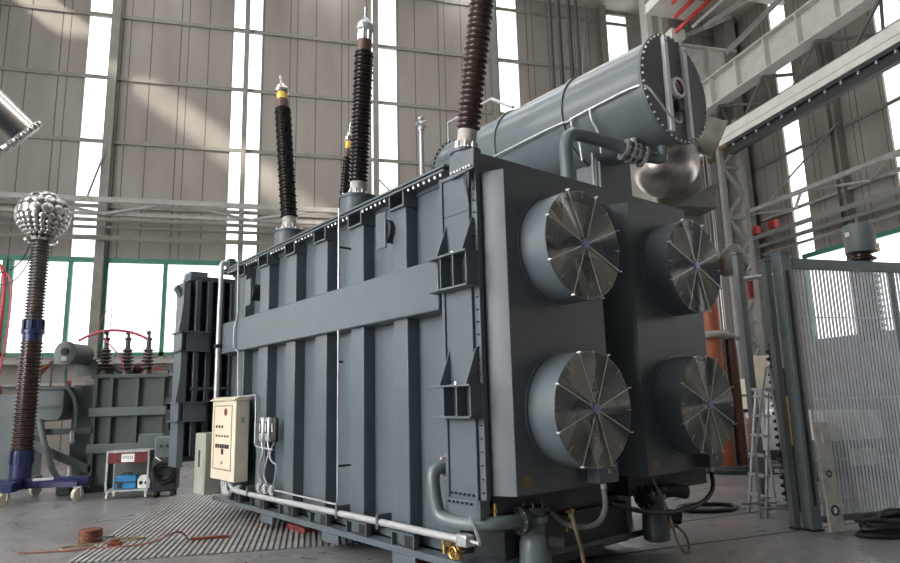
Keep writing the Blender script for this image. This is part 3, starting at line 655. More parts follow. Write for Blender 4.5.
# ------- oil conservator
cx, cz, cr_, c0, c1 = 2.8, 5.25, .645, -.5, 3.4
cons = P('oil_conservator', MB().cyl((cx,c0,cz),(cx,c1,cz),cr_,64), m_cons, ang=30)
P('end_plate', MB().cyl((cx,c0-.03,cz),(cx,c0+.015,cz),cr_+.035,64), m_hood, .004, cons)
P('end_plate', MB().cyl((cx,c1-.015,cz),(cx,c1+.03,cz),cr_+.035,64), m_paint_d, .004, cons)
for y in (.70,1.97): P('hoop', MB().lathe([(cr_+.022,-.025),(cr_+.022,.025)], (cx,y,cz), (0,1,0), 64, caps=False).lathe([(cr_-.01,-.025),(cr_+.022,-.025)], (cx,y,cz), (0,1,0), 64, caps=False).lathe([(cr_-.01,.025),(cr_+.022,.025)], (cx,y,cz), (0,1,0), 64, caps=False), m_pipe, 0, cons)
for yy, d_ in ((c0-.03,-1),(c1-.015,-1)):
    for i in range(44):
        a = i*2*PI/44
        P('bolt', MB().lathe([(.013,0),(.013,.02)], (cx+(cr_+.012)*cos(a),yy,cz+(cr_+.012)*sin(a)), (0,d_,0), 6), m_bolt, 0, cons)
for x in (-.20,.20):
    hh = math.sqrt(cr_**2-x*x)-.02
    P('end_brace', MB().box(cx+x-.035,cx+x+.035,c0-.085,c0-.03,cz-hh,cz+hh), m_bar, .005, cons)
    P('brace_hole', MB().cyl((cx+x,c0-.084,cz+hh-.06),(cx+x,c0-.087,cz+hh-.06),.014,12), m_ink, 0, cons)
P('level_gauge', MB().lathe([(.098,.0),(.11,.0),(.13,.01),(.13,.05),(.12,.065),(.098,.065),(.098,.0)], (cx,c0-.03,cz+.0), (0,-1,0), 32, caps=False), m_bar, 0, cons)
P('gauge_dial', MB().cyl((cx,c0-.06,cz),(cx,c0-.075,cz),.1,28), m_screenred, 0, cons)
P('gauge_needle', MB().bar((cx,c0-.078,cz),(cx-.05,c0-.078,cz+.06),.01,.004), m_white, 0, cons)
P('gauge_box', MB().box(cx-.06,cx+.06,c0-.1,c0-.03,cz-.30,cz-.17), m_dark, .01, cons)
P('gauge_cable', MB().tube([(cx,c0-.06,cz-.30),(cx-.01,c0-.08,cz-.42),(cx-.12,c0-.12,cz-.50),(cx-.3,c0-.12,cz-.47),(cx-.5,c0-.1,cz-.30),(cx-.62,c0-.06,cz-.15),(cx-.67,c0+.06,cz-.12),(cx-.68,.1,cz-.15),(cx-.68,.5,cz-.17),(cx-.70,.55,cz-.21),(cx-.68,.62,cz-.17),(cx-.68,1.2,cz-.18),(cx-.68,2.2,cz-.22),(cx-.66,2.4,cz-.28)],.014,8,2), m_galv, 0, cons)
for y in (.52,.22): P('drop_cable', MB().tube([(cx-.68,y,cz-.15),(cx-.66,y+.0,cz-.3),(cx-.58,y-.03,cz-.42),(cx-.55,y-.03,cz-.7)],.016,8,2), m_galv, 0, cons)
P('handrail', MB().tube([(cx-.3,3.42,cz+.55),(cx-.3,3.42,cz+.93),(cx-.3,2.35,cz+.93),(cx-.3,1.9,cz+.62)],.025,8,0), m_galv, 0, cons)
P('filler_cap', MB().box(cx-.15,cx+.15,.40,.65,cz+cr_-.02,cz+cr_+.035), m_paint_d, .01, cons)
P('conservator_post', MB().box(2.62,3.26,.5,.9,3.9,4.78), m_paint_d, .01); P('conservator_post', MB().box(2.4,3.2,2.8,3.1,3.9,4.75), m_paint_d, .01)
P('cable_riser', MB().cyl((2.47,.5,3.95),(2.47,.5,4.75),.02,8), m_galv2); P('cable_riser', MB().cyl((2.54,.5,3.95),(2.54,.5,4.75),.016,8), m_galv2)
bp_ = P('gas_relay_pipe', MB().tube([(1.5,.1,3.8),(1.5,.1,4.2),(1.5,.1,4.47),(1.58,.1,4.60),(1.72,.08,4.62),(2.2,0,4.60),(2.40,-.08,4.53)],.075,14,1), m_pipe)
P('relay_pipe_end', MB().tube([(2.56,-.15,4.47),(2.68,-.21,4.45),(2.79,-.27,4.44),(2.81,-.28,4.49),(2.81,-.28,4.63)],.062,12,1), m_pipe, 0, bp_)
P('relay_valve', MB().cyl((2.36,-.06,4.54),(2.60,-.17,4.46),.085,18).cyl((2.48,-.115,4.5),(2.48,-.115,4.68),.05,12), m_galv2, 0, bp_)
for k in (.0,.09,.15,.25):
    p = Vector((2.36,-.06,4.54)) + Vector((.9,-.41,-.3)).normalized()*k
    d, a_, b_ = MB().frame((.9,-.41,-.3))
    P('relay_flange', MB().cyl(p - d*.012, p + d*.012, .135, 20), m_galv2, 0, bp_)
    for i in range(8):
        th = i*PI/4; q = p + (a_*cos(th)+b_*sin(th))*.112
        P('flange_bolt', MB().cyl(q - d*.028, q + d*.028, .014, 8), m_galv, 0, bp_)
# timber / steel blocks that carry it
for k, (x, y) in enumerate(((.35,4.0),(.35,1.1),(2.3,4.0),(2.3,1.1))):
    wx, wy = w2(x+3.9, y+4.5)
    o = MB().box(-.2,.2,-.28,.28,0,.08).box(-.16,.16,-.24,.24,.08,.155).build('support_block', m_redblock, None, .006); o.location = (wx,wy,0); o.rotation_euler = (0,0,A)
    tag(o, ['red support block under the transformer side, left of centre', 'red support block under the transformer near its front corner', 'red support block under the far side of the transformer, towards back', 'red support block under the far side of the transformer, towards fans'][k], 'block', 'transformer supports')

# ------------------------------------------------------------------ background transformer on the left
B = thing('small_transformer', 'smaller green-grey transformer with three ribbed bushings by the left windows', 'transformer', (-3.22,15.4,0))
def Q(name, mb, mat, bevel=0, parent=None): return mb.build(name, mat, parent or B, bevel)
Q('tank', MB().box(-.42,.92,0,1.1,.12,2.32), m_bgtank); Q('cover', MB().box(-.52,1.0,-.1,1.2,2.32,2.4), m_bgtank, .01)
Q('cable_duct', MB().box(-.9,-.42,.2,.9,.25,2.2), m_bgtank, .02)
for x in (-.42,-.12,.38,.88): Q('stiffener', MB().box(x-.03,x+.04,-.1,.01,.12,2.32), m_bgtank)
for z in (1.62,.88): Q('belt', MB().box(-.5,.98,-.15,.01,z-.09,z+.09), m_bgtank2, .01)
Q('skid', MB().box(-1.0,1.05,.0,.2,0,.14).box(-1.0,1.05,.9,1.1,0,.14), m_dark)
cn = Q('oil_conservator', MB().cyl((-.98,-.25,2.84),(-.76,.30,2.84),.215,28), m_bgtank2)
Q('end_plate', MB().cyl((-.99,-.27,2.84),(-.978,-.24,2.84),.245,28), m_bgtank2, 0, cn)
Q('gauge', MB().cyl((-.99,-.31,2.87),(-.98,-.26,2.87),.08,16), m_dark, 0, cn); Q('gauge_mark', MB().box(-1.04,-.94,-.315,-.27,2.68,2.77), m_white, 0, cn)
Q('conservator_stand', MB().box(-.9,-.5,.3,.42,2.4,2.7).box(-.3,.1,.4,.5,2.4,2.62).bar((-.75,.4,2.7),(-.1,.4,2.42),.12,.1), m_bgtank2)
cbx = Q('cable_box', MB().prism([(-1.65,1.55),(-1.65,2.08),(-.98,2.1),(-.98,1.62),(-1.05,1.48),(-1.5,1.45)], 'y', -.15, .8), m_bgtank2, .01)
Q('box_lid', MB().box(-1.7,-.93,-.2,.85,2.1,2.15), m_bgtank, 0, cbx); Q('seam', MB().box(-1.66,-.97,-.17,-.15,1.72,1.78), m_bgtank, 0, cbx); Q('red_tap', MB().box(-1.0,-.9,-.1,0,2.15,2.28), m_red, 0, cbx)
Q('strut', MB().tube([(-1.38,-.2,1.5),(-1.2,-.25,.9),(-1.0,-.25,.38),(-.85,-.2,.3),(-.4,-.15,.3)],.06,10,1), m_bgtank2)
Q('strut', MB().bar((-1.75,-.05,1.15),(-.4,-.05,.45),.1,.16).bar((-1.75,-.05,1.25),(-.4,-.05,1.25),.1,.12), m_bgtank)
Q('valve', MB().lathe([(.05,0),(.07,.05),(.05,.1),(.05,.2),(.03,.26)], (-.75,-.25,1.0), (0,0,1), 12).lathe([(.05,0),(.07,.05),(.05,.1),(.05,.2),(.03,.26)], (-.75,-.25,.32), (0,0,1), 12), m_steel)
Q('pipe', MB().tube([(-.98,-.2,2.5),(-.95,-.22,2.2),(-.72,-.25,1.85),(-.70,-.25,1.3)],.035,10,1), m_bgtank2)
Q('terminal_cabinet', MB().box(.52,.98,-.35,-.15,.55,1.15), m_bgtank2, .02); Q('side_box', MB().box(-.95,-.72,-.3,.1,0.02,.28), m_bgtank2, .01)
for k, x in enumerate((-.35,.08,.50)):
    prof = [(.12,0),(.12,.08),(.07,.09)]
    for i in range(6): z = .12+i*.075; prof += [(.07,z),(.155-.008*i,z+.03),(.15-.008*i,z+.045),(.07,z+.06)]
    prof += [(.05,.6),(.05,.75),(.07,.76),(.07,.80),(.03,.82),(.03,.92),(0,.925)]
    b_ = Q('bushing', MB().lathe(prof, (x,.3,2.4), (0,0,1), 20), m_shed3); Q('terminal', MB().box(x-.05,x+.03,.27,.33,3.28,3.36), m_dark, 0, b_)
for k, pts in enumerate(([(-.9,.3,3.15),(-.6,.2,3.3),(-.2,.2,3.38),(.2,.25,3.32),(.52,.3,3.16)], [(-.4,.25,3.2),(-.2,.1,3.0),(0,.15,2.75),(.05,.2,2.5)])):
    Q('red_cable', MB().tube(pts,.03 if k == 0 else .016,8,2), m_pinkcord)
Q('thin_wire', MB().tube([(-.35,.3,3.3),(-.1,.3,3.6),(.1,.3,3.5),(.1,.3,3.3),(.3,.3,3.5),(.5,.3,3.45),(.5,.3,3.3)],.008,6,2), m_redcord)
Q('thin_wire', MB().tube([(-.5,.4,3.1),(-.55,.4,3.6),(-.3,.4,4.0),(-.35,.5,3.4)],.010,6,2), m_redcord)
Q('top_pipework', MB().cyl((-.5,.7,2.5),(.9,.7,2.5),.06,10).cyl((.62,.1,2.42),(.95,.1,2.42),.05,8).box(.9,1.1,.0,.3,1.9,2.35), m_bgtank)
Q('red_fitting', MB().sphere((.28,.5,2.55),.12,10,6), m_redblock); Q('red_fitting', MB().sphere((-.12,.5,2.5),.1,10,6), m_redblock); Q('junction_box', MB().box(.65,.85,.1,.3,2.4,2.55), m_redblock)
Q('side_valve', MB().cyl((.92,.3,1.7),(1.15,.3,1.7),.07,12).box(1.0,1.2,.2,.4,1.2,1.55), m_dark, .01)

# grey cabinet far left, hoses
o = thing('grey_tank_cabinet', 'plain pale grey cabinet standing at the far left edge', 'cabinet', (-6.0,16.6,0))
MB().box(-1.2,.75,0,1.2,.1,2.05).build('body', m_bgtank2, o, .03); MB().box(-1.15,.70,.05,1.15,0,.1).build('plinth', m_dark, o); MB().box(-1.1,.65,-.01,0,.3,1.9).build('front_panel', m_bgtank2, o)
o = MB().tube([(-5.95,16.0,4.9),(-5.78,16.0,4.75),(-5.72,16.0,4.3),(-5.74,16.0,3.4),(-5.86,16.3,2.5),(-5.9,16.8,2.095)],.04,10,2).build('red_hose', m_redcord); tag(o, 'red hose hanging at the far left edge before the window', 'hose')
o = MB().tube([(-5.95,16.3,4.8),(-5.7,16.3,4.6),(-5.68,16.3,3.6),(-5.75,16.3,2.9),(-6.0,16.9,2.075)],.02,8,2).build('pink_hose', m_pinkcord); tag(o, 'thinner pink hose hanging just right of the red hose', 'hose')
o = thing('rope_bundle', 'bundle of brown ropes slung on a frame left of the ribbed column', 'rope', (-5.35,17.0,2.07))
for k in range(5): MB().tube([(.28-.05*k,0,.62),(.1-.05*k,-.05,.45),(-.05-.04*k,0,.2),(.0-.03*k,.02,0)],.025,7,1).build('strand', m_copper, o)
MB().bar((-.2,.1,0),(.35,.1,.75),.05,.05).build('stand', m_redblock, o); MB().bar((.35,.1,.75),(.35,.1,0),.04,.04).build('stand', m_dark, o)
# HV divider column with studded sphere
D = thing('voltage_divider', 'tall ribbed column topped by a studded metal sphere, on wheeled navy base', 'electrode', (-4.63,14.5,0))
def V(name, mb, mat, bevel=0, parent=None): return mb.build(name, mat, parent or D, bevel)
sp = V('sphere', MB().sphere((0,0,5.58),.475,28,18), m_dark)
disc = MB(); rows = [(89,1,.105),(61,7,.108),(33,12,.107),(6,14,.109),(-14,20,.074),(-28,22,.060),(-40,20,.057),(-51,18,.052),(-61,14,.05)]
for el, n, rr in rows:
    for i in range(n):
        az = 2*PI*(i + .5*(rows.index((el,n,rr)) % 2))/n; d = Vector((cos(R(el))*cos(az), cos(R(el))*sin(az), sin(R(el))))
        disc.lathe([(rr,0),(rr*.96,.018),(rr*.75,.032),(rr*.3,.04),(0,.041)], Vector((0,0,5.58)) + d*.46, d, 14)
V('electrode_discs', disc, m_disc, 0, sp)
V('sphere_ring', MB().lathe([(.12,5.0),(.28,5.02),(.30,5.06),(.26,5.1)], (0,0,0), (0,0,1), 28), m_shield, 0, sp)
def ribbed(z0, z1, rc, rs, n):
    prof = [(rc,z0)]; st = (z1-z0)/n
    for i in range(n): z = z0+i*st; prof += [(rc,z+st*.15),(rs,z+st*.4),(rs,z+st*.6),(rc,z+st*.85)]
    return MB().lathe(prof + [(rc,z1)], (0,0,0), (0,0,1), 22)
V('insulator', ribbed(3.42,5.05,.135,.175,26), m_shed3); V('insulator', ribbed(.95,3.02,.165,.20,28), m_shed2)
cl_ = V('coupling', MB().lathe([(.14,3.0),(.175,3.02),(.175,3.16),(.205,3.17),(.205,3.24),(.17,3.26),(.17,3.42),(.14,3.44)], (0,0,0), (0,0,1), 24), m_navy)
for i in range(8): V('clamp_lug', MB().box(.15,.2,-.03,.03,3.24,3.44).xf(Matrix.Rotation(i*PI/4,4,'Z')), m_navy, 0, cl_)
V('foot_collar', MB().lathe([(.16,.42),(.185,.43),(.185,.88),(.18,.93),(.17,.95)], (0,0,0), (0,0,1), 24), m_navy)
for i in range(8): V('foot_lug', MB().box(.17,.205,-.03,.03,.7,.95).xf(Matrix.Rotation(i*PI/4,4,'Z')), m_navy)
V('base_beam', MB().box(-1.2,1.2,-.09,.09,.24,.42), m_navy, .01); V('base_beam', MB().box(-.09,.09,-.62,1.0,.24,.40), m_navy, .01)
V('leg_bracket', MB().bar((.25,-.09,.40),(.6,-.09,.41),.02,.05), m_galv)
for (x, y) in ((1.08,-.30),(-.05,-.55),(-1.1,.0),(0,.95)):
    w = V('wheel', MB().cyl((x-.03,y-.0,.115),(x+.03,y-.04,.115),.115,22), m_cream); w_ = V('wheel_fork', MB().box(x-.07,x-.05,y-.05,y+.05,.1,.24).box(x+.05,x+.07,y-.05,y+.05,.1,.24).box(x-.07,x+.07,y-.06,y+.06,.235,.26), m_galv, 0, w)
V('outrigger', MB().bar((.3,0,.30),(1.08,-.28,.30),.1,.1), m_navy)
V('lead_wire', MB().tube([(-.15,0,5.1),(-.3,0,4.6),(-.6,0,4.35),(-.9,0,4.45)],.014,6,2), m_dark); V('lead_wire', MB().tube([(-.1,0,5.05),(-.2,0,4.5),(-.5,0,4.1),(-.9,0,4.2)],.012,6,2), m_dark)

# hanging studded cylinder electrode, top left
E_ = thing('cylinder_electrode', 'shiny studded metal cylinder hanging at the top left edge', 'electrode', (-3.30,8.3,5.02))
ax = Vector((.60,.42,-.58)).normalized(); p0 = -ax*.62; 
MB().lathe([(.30,-.02),(.34,.0),(.34,.95),(.30,1.0)], p0, ax, 36).build('drum', m_shield, E_)
for nm, t0 in (('rim', .0), ('rim', .95)): MB().ring(p0 + ax*t0, ax, .33, .045, 36, 8).build(nm, m_galv, E_)
d, a_, b_ = MB().frame(ax); stud0 = MB().sphere((0,0,0),.038,10,6).build('stud', m_shield, E_); stud0.location = p0 + a_*.365
def stud(q):
    c = stud0.copy(); C.objects.link(c); c.location = q
for t0 in (.0,.95):
    for i in range(22):
        th = i*2*PI/22; stud(p0 + ax*t0 + (a_*cos(th)+b_*sin(th))*.365) if (t0 or i) else None
for t0 in (.2,.34,.48,.62,.76):
    for th in (2.6,3.0,3.4): stud(p0 + ax*t0 + (a_*cos(th)+b_*sin(th))*.335)
MB().cyl((-.35,0,.4),(-.8,0,14.40),.02,8).build('suspension_rod', m_dark, E_)

# trolley with maroon board
K = thing('tool_trolley', 'small steel-framed trolley with a maroon top board and white notice', 'trolley', (-2.68,14.0,0), R(-4))
def U(name, mb, mat, bevel=0, parent=None): return mb.build(name, mat, parent or K, bevel)
for x in (-.38,.35):
    for y in (0,.5): U('upright', MB().box(x,x+.035,y,y+.035,.14,.88), m_galv)
U('top_rail', MB().box(-.38,.385,0,.535,.86,.89), m_galv); U('shelf', MB().box(-.38,.385,0,.535,.14,.17), m_galv)
U('back_panel', MB().box(-.36,.36,.48,.5,.17,.86), m_bgtank)
bd = U('board', MB().box(-.35,.35,-.012,.0,.66,.85), m_maroon); sg = U('notice', MB().box(-.11,.12,-.018,-.013,.68,.83), m_white)
tx = bpy.data.curves.new('notice_text', 'FONT'); tx.body = 'VTO3'; tx.size = .075; tx.extrude = .001; tx.align_x = 'CENTER'
to = bpy.data.objects.new('lettering_curve', tx); dg = bpy.context.evaluated_depsgraph_get(); C.objects.link(to); dg.update(); me_ = bpy.data.meshes.new_from_object(to.evaluated_get(dg)); bpy.data.objects.remove(to); me_.materials.clear(); me_.materials.append(m_ink); to = bpy.data.objects.new('lettering', me_); C.objects.link(to); to.parent = sg; to.location = (.005,-.0195,.735); to.rotation_euler = (R(90),0,0)
for x in (-.34,.34):
    for y in (.05,.48): w = U('castor', MB().cyl((x-.02,y,.05),(x+.02,y,.05),.05,16), m_cream); U('castor_fork', MB().box(x-.03,x+.03,y-.02,y+.02,.08,.14), m_galv, 0, w)
t = thing('tool_box', 'bright blue plastic tool box on the trolley shelf', 'box', (-2.72,14.12,.175), R(-4))
MB().box(-.20,.19,0,.25,0,.24).build('case', m_blue, t, .02); MB().box(-.205,.195,-.005,.255,.11,.135).build('lid_seam', m_ink, t); MB().tube([(-.08,.12,.24),(-.08,.12,.28),(.08,.12,.28),(.08,.12,.24)],.012,8).build('handle', m_ink, t); MB().box(-.14,-.06,-.012,0,.02,.13).build('latch', m_ink, t)
t = thing('meter_case', 'pale grey instrument with dark dials on the trolley shelf, right of the tool box', 'instrument', (-2.395,14.10,.175), R(-4))
MB().prism([(-.11,0),(.11,0),(.11,.16),(.06,.24),(-.06,.24),(-.11,.16)], 'y', 0, .2).build('case', m_white, t, .01)
for x in (-.05,.05): MB().cyl((x,-.001,.1),(x,-.012,.1),.035,14).build('dial', m_ink, t)
MB().tube([(-.04,.1,.24),(-.04,.1,.27),(.04,.1,.27),(.04,.1,.24)],.01,8).build('handle', m_ink, t)
t = thing('welding_set', 'dark wheeled machine with coiled cables, right of the maroon trolley', 'machine', (-2.02,13.98,0))
MB().box(-.22,.22,0,.5,.1,.72).build('body', m_dark, t, .03); MB().box(-.20,.22,.02,.45,.72,1.12).build('control_box', m_bgtank2, t, .02)
for k in range(4): MB().ring((0.0,-.05-.02*k,.42+.03*k),(0,1,0.15*k),.16+.02*(k%2),.022,24,6).build('cable_coil', m_black, t)
for x in (-.15,.15): MB().cyl((x-.03,.05,.06),(x+.03,.05,.06),.06,16).build('wheel', m_black, t); MB().cyl((x-.03,.4,.06),(x+.03,.4,.06),.06,16).build('wheel', m_black, t)
MB().bar((-.17,-.02,.75),(-.05,-.03,.66),.02,.02).build('cable_tag', m_white, t)
for x in (-.08,.03): MB().cyl((x,.02,.95),(x,-.01,.95),.03,10).build('knob', m_ink, t)

# copper coil with cord on the floor
S = thing('cable_spool', 'small reddish-brown coil of copper strip lying on the floor', 'coil', (-2.22,9.62,0))
MB().lathe([(.10,0),(.135,.0),(.14,.03),(.135,.17),(.125,.18),(.10,.18)], (0,0,0), (0,0,1), 24).build('coil', m_copper, S)
for z in (.04,.08,.12): MB().ring((0,0,z),(0,0,1),.138,.007,28,6).build('turn', m_brown, S)
MB().bar((.1,-.1,.08),(.30,-.14,.09),.03,.02).build('tail', m_black, S)
o = MB().tube([(-2.05,9.3,.02),(-2.3,9.2,.02),(-2.5,9.28,.02),(-2.42,9.42,.02),(-2.25,9.44,.02),(-1.85,9.5,.02),(-1.7,9.5,.03),(-1.55,9.6,.03),(-1.7,9.72,.03),(-1.95,9.66,.02)],.012,7,3).build('extension_cord', m_cord); tag(o, 'thin tan cord looped on the floor around the copper coil', 'cord')
o = MB().tube([(-2.9,9.28,.012),(-2.5,9.2,.012),(-2.0,9.15,.02),(-1.4,9.12,.03),(-1.15,9.2,.16),(-1.05,9.24,.09),(-1.02,9.24,.03)],.010,7,3).build('red_wire', m_brwire); tag(o, 'thin reddish wire running along the floor past the coil', 'cord')
o = MB().box(-.98,-.52,9.2,9.28,.022,.05).build('copper_strip', m_copper, None, .003); tag(o, 'short flat copper strip lying on the ribbed floor', 'strip')
o = thing('cable_shoe', 'small brown clamp lying on the floor right in front of the coil', 'clamp', (-1.87,9.30,0))
MB().box(-.08,.08,-.05,.05,0,.06).build('jaw', m_copper, o, .01); MB().cyl((-.05,0,.06),(.05,0,.09),.02,8).build('grip', m_copper, o)

# ------------------------------------------------------------------ test rig on the right behind the fans
G = thing('test_rig', 'high-voltage test rig: orange tube and olive-grey duct behind the fans', 'test equipment', (9.75,13.0,0))
def Y_(name, mb, mat, bevel=0, parent=None): return mb.build(name, mat, parent or G, bevel)
Y_('base', MB().cyl((.2,.0,0),(.2,0,.10),1.15,40), m_base, .01)
Y_('base_ring', MB().ring((.2,0,.11),(0,0,1),1.0,.05,40,8), m_dark)
Y_('insulating_tube', MB().cyl((-.06,0,.1),(-.06,0,5.0),.215,28), m_orange)
rg = Y_('grading_ring', MB().ring((-.06,0,3.0),(0,0,1),.28,.085,32,10), m_collar); Y_('ring_arm', MB().cyl((.33,0,2.98),(.55,-.05,2.96),.06,10).sphere((.58,-.05,2.96),.1,12,8), m_galv, 0, rg)
Y_('pole', MB().cyl((.22,0,.1),(.22,0,7.4),.05,14), m_steel); Y_('pole', MB().cyl((.36,.1,.1),(.36,.1,7.2),.045,14), m_galv)
Y_('brown_pole', MB().cyl((.33,-.12,.1),(.33,-.12,2.9),.11,18), m_brtube)
Y_('duct', MB().prism([(-1.80,-.3),(-1.6,-.65),(-.4,-.65),(-.25,-.3),(-.25,.5),(-1.8,.5)], 'z', 4.2, 7.6), m_olivecol, .05)
Y_('elbow', MB().lathe([(.2,-.42),(.40,-.34),(.44,-.1),(.44,.30),(.40,.34),(.30,.34)], (-.10,-.5,7.66), (.8,-.35,-.42), 36), m_olivecol)
Y_('joint_ring', MB().lathe([(.43,.26),(.46,.27),(.46,.34),(.30,.35)], (-.10,-.5,7.66), (.8,-.35,-.42), 36), m_olivecol)
Y_('shield_sphere', MB().sphere((-1.79,-1.3,6.5),.70,40,24), m_sphere)
Y_('sphere_seat', MB().prism([(-1.5,5.62),(-.55,5.62),(-.55,6.2),(-1.1,5.9)], 'y', -1.3, -.64), m_olivecol, .02)
Y_('cone_electrode', MB().lathe([(.02,-.1),(.38,0),(.40,.15),(.22,.5),(.05,.58),(0,.585)], (.25,-.3,4.75), (.9,-.2,-.4), 28), m_olivecol)
Y_('spark_ball', MB().sphere((.62,-.2,1.62),.1,14,10).cyl((.3,-.1,1.62),(.6,-.2,1.62),.03,8), m_steel)

# ------------------------------------------------------------------ mesh cage on the right
fd = Vector((cos(R(1)), sin(R(1)), 0))
Fz = 3.38
Fn = thing('mesh_fence', 'grey framed fence panel of close upright bars at right edge', 'fence', (6.49,6.98,0), R(1))
MB().box(0,3.6,-.03,.03,Fz-.14,Fz).build('top_rail', m_fence, Fn, .006); MB().box(0,3.6,-.03,.03,.08,.16).build('bottom_rail', m_fence, Fn, .006)
MB().box(0,3.6,.012,.02,1.55,1.57).box(0,3.6,.012,.02,2.6,2.615).box(0,3.6,.012,.02,.8,.815).build('cross_wire', m_fencebar, Fn)
mb = MB()
for i in range(63): x = .05 + i*.057; mb.box(x,x+.018,-.012,.012,.16,Fz-.14)
mb.build('upright_bars', m_fencebar, Fn)
for x in (1.62,3.5): MB().box(x,x+.05,-.02,.03,.1,Fz-.14).build('stile', m_fence, Fn)
for (x, y, w, d_, h, nm, lb) in ((6.35,6.98,.15,.16,3.42,'fence_post','thick blue-grey fence post at left end of the mesh panel'), (6.235,7.13,.09,.09,3.36,'gate_post','dark slim post just left of the thick fence post'), (7.10,8.72,.11,.12,3.84,'sliding_post','tall grey post standing behind the step ladder')):
    t = thing(nm, lb, 'post', (x,y,0))
    MB().box(-w/2,w/2,-d_/2,d_/2,.02,h).build('shaft', m_post if nm != 'fence_post' else m_fence, t, .008); MB().box(-w/2-.01,w/2+.01,-d_/2-.01,d_/2+.01,0,.02).build('foot_plate', m_dark, t); MB().box(-w/2-.01,w/2+.01,-d_/2-.01,d_/2+.01,h,h+.03).build('cap', m_fence, t)
    if nm == 'fence_post': MB().box(-.02,.02,-d_/2-.01,-d_/2,.3,3.2).build('track', m_dark, t)
lt = thing('gate_latch', 'small grey latch arm with red tag between the gate posts', 'latch', (6.60,7.9,3.0))
MB().cyl((-.1,0,.28),(.25,-.3,.3),.03,10).build('arm', m_galv, lt); MB().box(-.03,.03,-.03,.03,.0,.25).build('hanger', m_red, lt); MB().box(.2,.3,-.36,-.26,.25,.38).build('block', m_tagpl, lt)
# leaning plate with three holes
pl = thing('leaning_plate', 'pale narrow plate with three holes leaning on the fence', 'plate', (6.39,6.76,0), R(1))
pm = MB(); W_, H_ = .21, 1.27
holes = [(.105,1.08,.030,.06),(.105,.66,.035,.045),(.105,.24,.05,.05)]
# plate built as a grid of boxes leaving the holes open
zs = [0,.19,.29,.615,.705,1.02,1.14,H_]
for i in range(7):
    if i % 2 == 0: pm.box(0,W_,0,.035,zs[i],zs[i+1])
    else:
        h_ = holes[{1:2,3:1,5:0}[i]]
        pm.box(0,W_/2-h_[2],0,.035,zs[i],zs[i+1]); pm.box(W_/2+h_[2],W_,0,.035,zs[i],zs[i+1])
pm.xf(Matrix.Rotation(R(-4),4,'X') @ Matrix.Rotation(R(1),4,'Y')); po = pm.build('board', m_plank, pl, .004); po.location = (.0,-.02,.015)
for hx_, hz, a_, b_ in holes[1:]:
    rgm = MB().lathe([(a_*1.25,-.003),(a_*1.3,.0),(a_*.75,.002)], (hx_,-.0,hz), (0,-1,0), 12, caps=False); rgm.xf(Matrix.Rotation(R(-4),4,'X') @ Matrix.Rotation(R(1),4,'Y')); o = rgm.build('hole_rim', m_dark, pl); o.location = (.0,-.02,.015)
# black cables on the floor by the fence
ck = thing('cable_heap', 'heap of coiled black cable lying in front of the fence', 'cable', (7.0,6.42,0))
for k in range(7):
    pts = [(.42*cos(t_)*(1+.12*sin(3*t_+k)), .20*sin(t_)*(1+.15*cos(2*t_+k)), .03+.035*k*.8+.012*sin(4*t_+k)) for t_ in [2*PI*i/26 for i in range(26)]]
    MB().tube(pts,.026,8,0,closed=True).build('loop', m_black, ck).location = (.12*(k%3)-.05,.03*(k%2),0)
MB().tube([(-.3,-.05,.2),(-.2,-.05,.3),(.1,-.02,.28),(.5,0,.22)],.018,8,2).build('loose_end', m_dark, ck)
MB().tube([(-.5,.0,.03),(-.3,-.2,.03),(.2,-.22,.03),(.8,-.15,.03),(1.3,-.05,.03)],.025,8,2).build('loose_end', m_black, ck)
o = MB().tube([(6.15+.45*cos(2*PI*i/24), 8.75+.3*sin(2*PI*i/24), .03) for i in range(24)],.03,8,0,closed=True).build('floor_hose', m_black); tag(o, 'dark hose looped on the floor behind the step ladder', 'hose')

# step ladder
La = thing('step_ladder', 'grey A-frame step ladder standing beside the gate posts', 'ladder', (6.62,8.05,0), R(-102))
for sx in (-1,1):
    MB().bar((sx*.24,-.16,0),(sx*.16,.10,1.7),.05,.025).build('rail', m_galv, La); MB().bar((sx*.23,.24,0),(sx*.15,.16,1.7),.04,.02).build('rear_leg', m_galv, La)
MB().tube([(.26,-.24,.0),(.26,-.24,.85),(.22,-.14,1.1),(.16,.10,2.0),(.16,.16,2.04),(.15,.18,1.7)],.018,8,1).build('handrail', m_galv, La)
for i in range(6): z = .26+i*.27; y = -.16+.26*z/1.7; w = .24-.08*z/1.7; MB().box(-w,w,y-.05,y+.05,z-.015,z+.015).build('tread', m_galv, La)
MB().box(-.18,.18,.04,.22,1.69,1.73).build('platform', m_galv, La); MB().bar((-.23,.23,.16),(.23,.23,.16),.03,.03).build('brace', m_galv, La)
for sx in (-1,1): MB().bar((sx*.24,-.24,.12),(sx*.23,.23,.12),.03,.03).build('brace', m_galv, La)
t = thing('stud_stack', 'black toothed insulator stack standing just left of gate posts', 'insulator', (7.27,8.40,0))
prof = [(.05,0)]
for i in range(20): z = .05+i*.115; prof += [(.035,z),(.085,z+.02),(.085,z+.05),(.035,z+.075)]
MB().lathe(prof + [(.03,2.4)], (0,0,0), (0,0,1), 14).build('stack', m_black, t); MB().cyl((0,0,0),(0,0,.03),.15,18).build('foot', m_dark, t); MB().box(-.14,.02,-.05,.05,.5,.55).build('clip', m_galv, t)
t = thing('yellow_column', 'dark column with a yellow cover seen between gate post and fence post', 'column', (7.22,8.15,0))
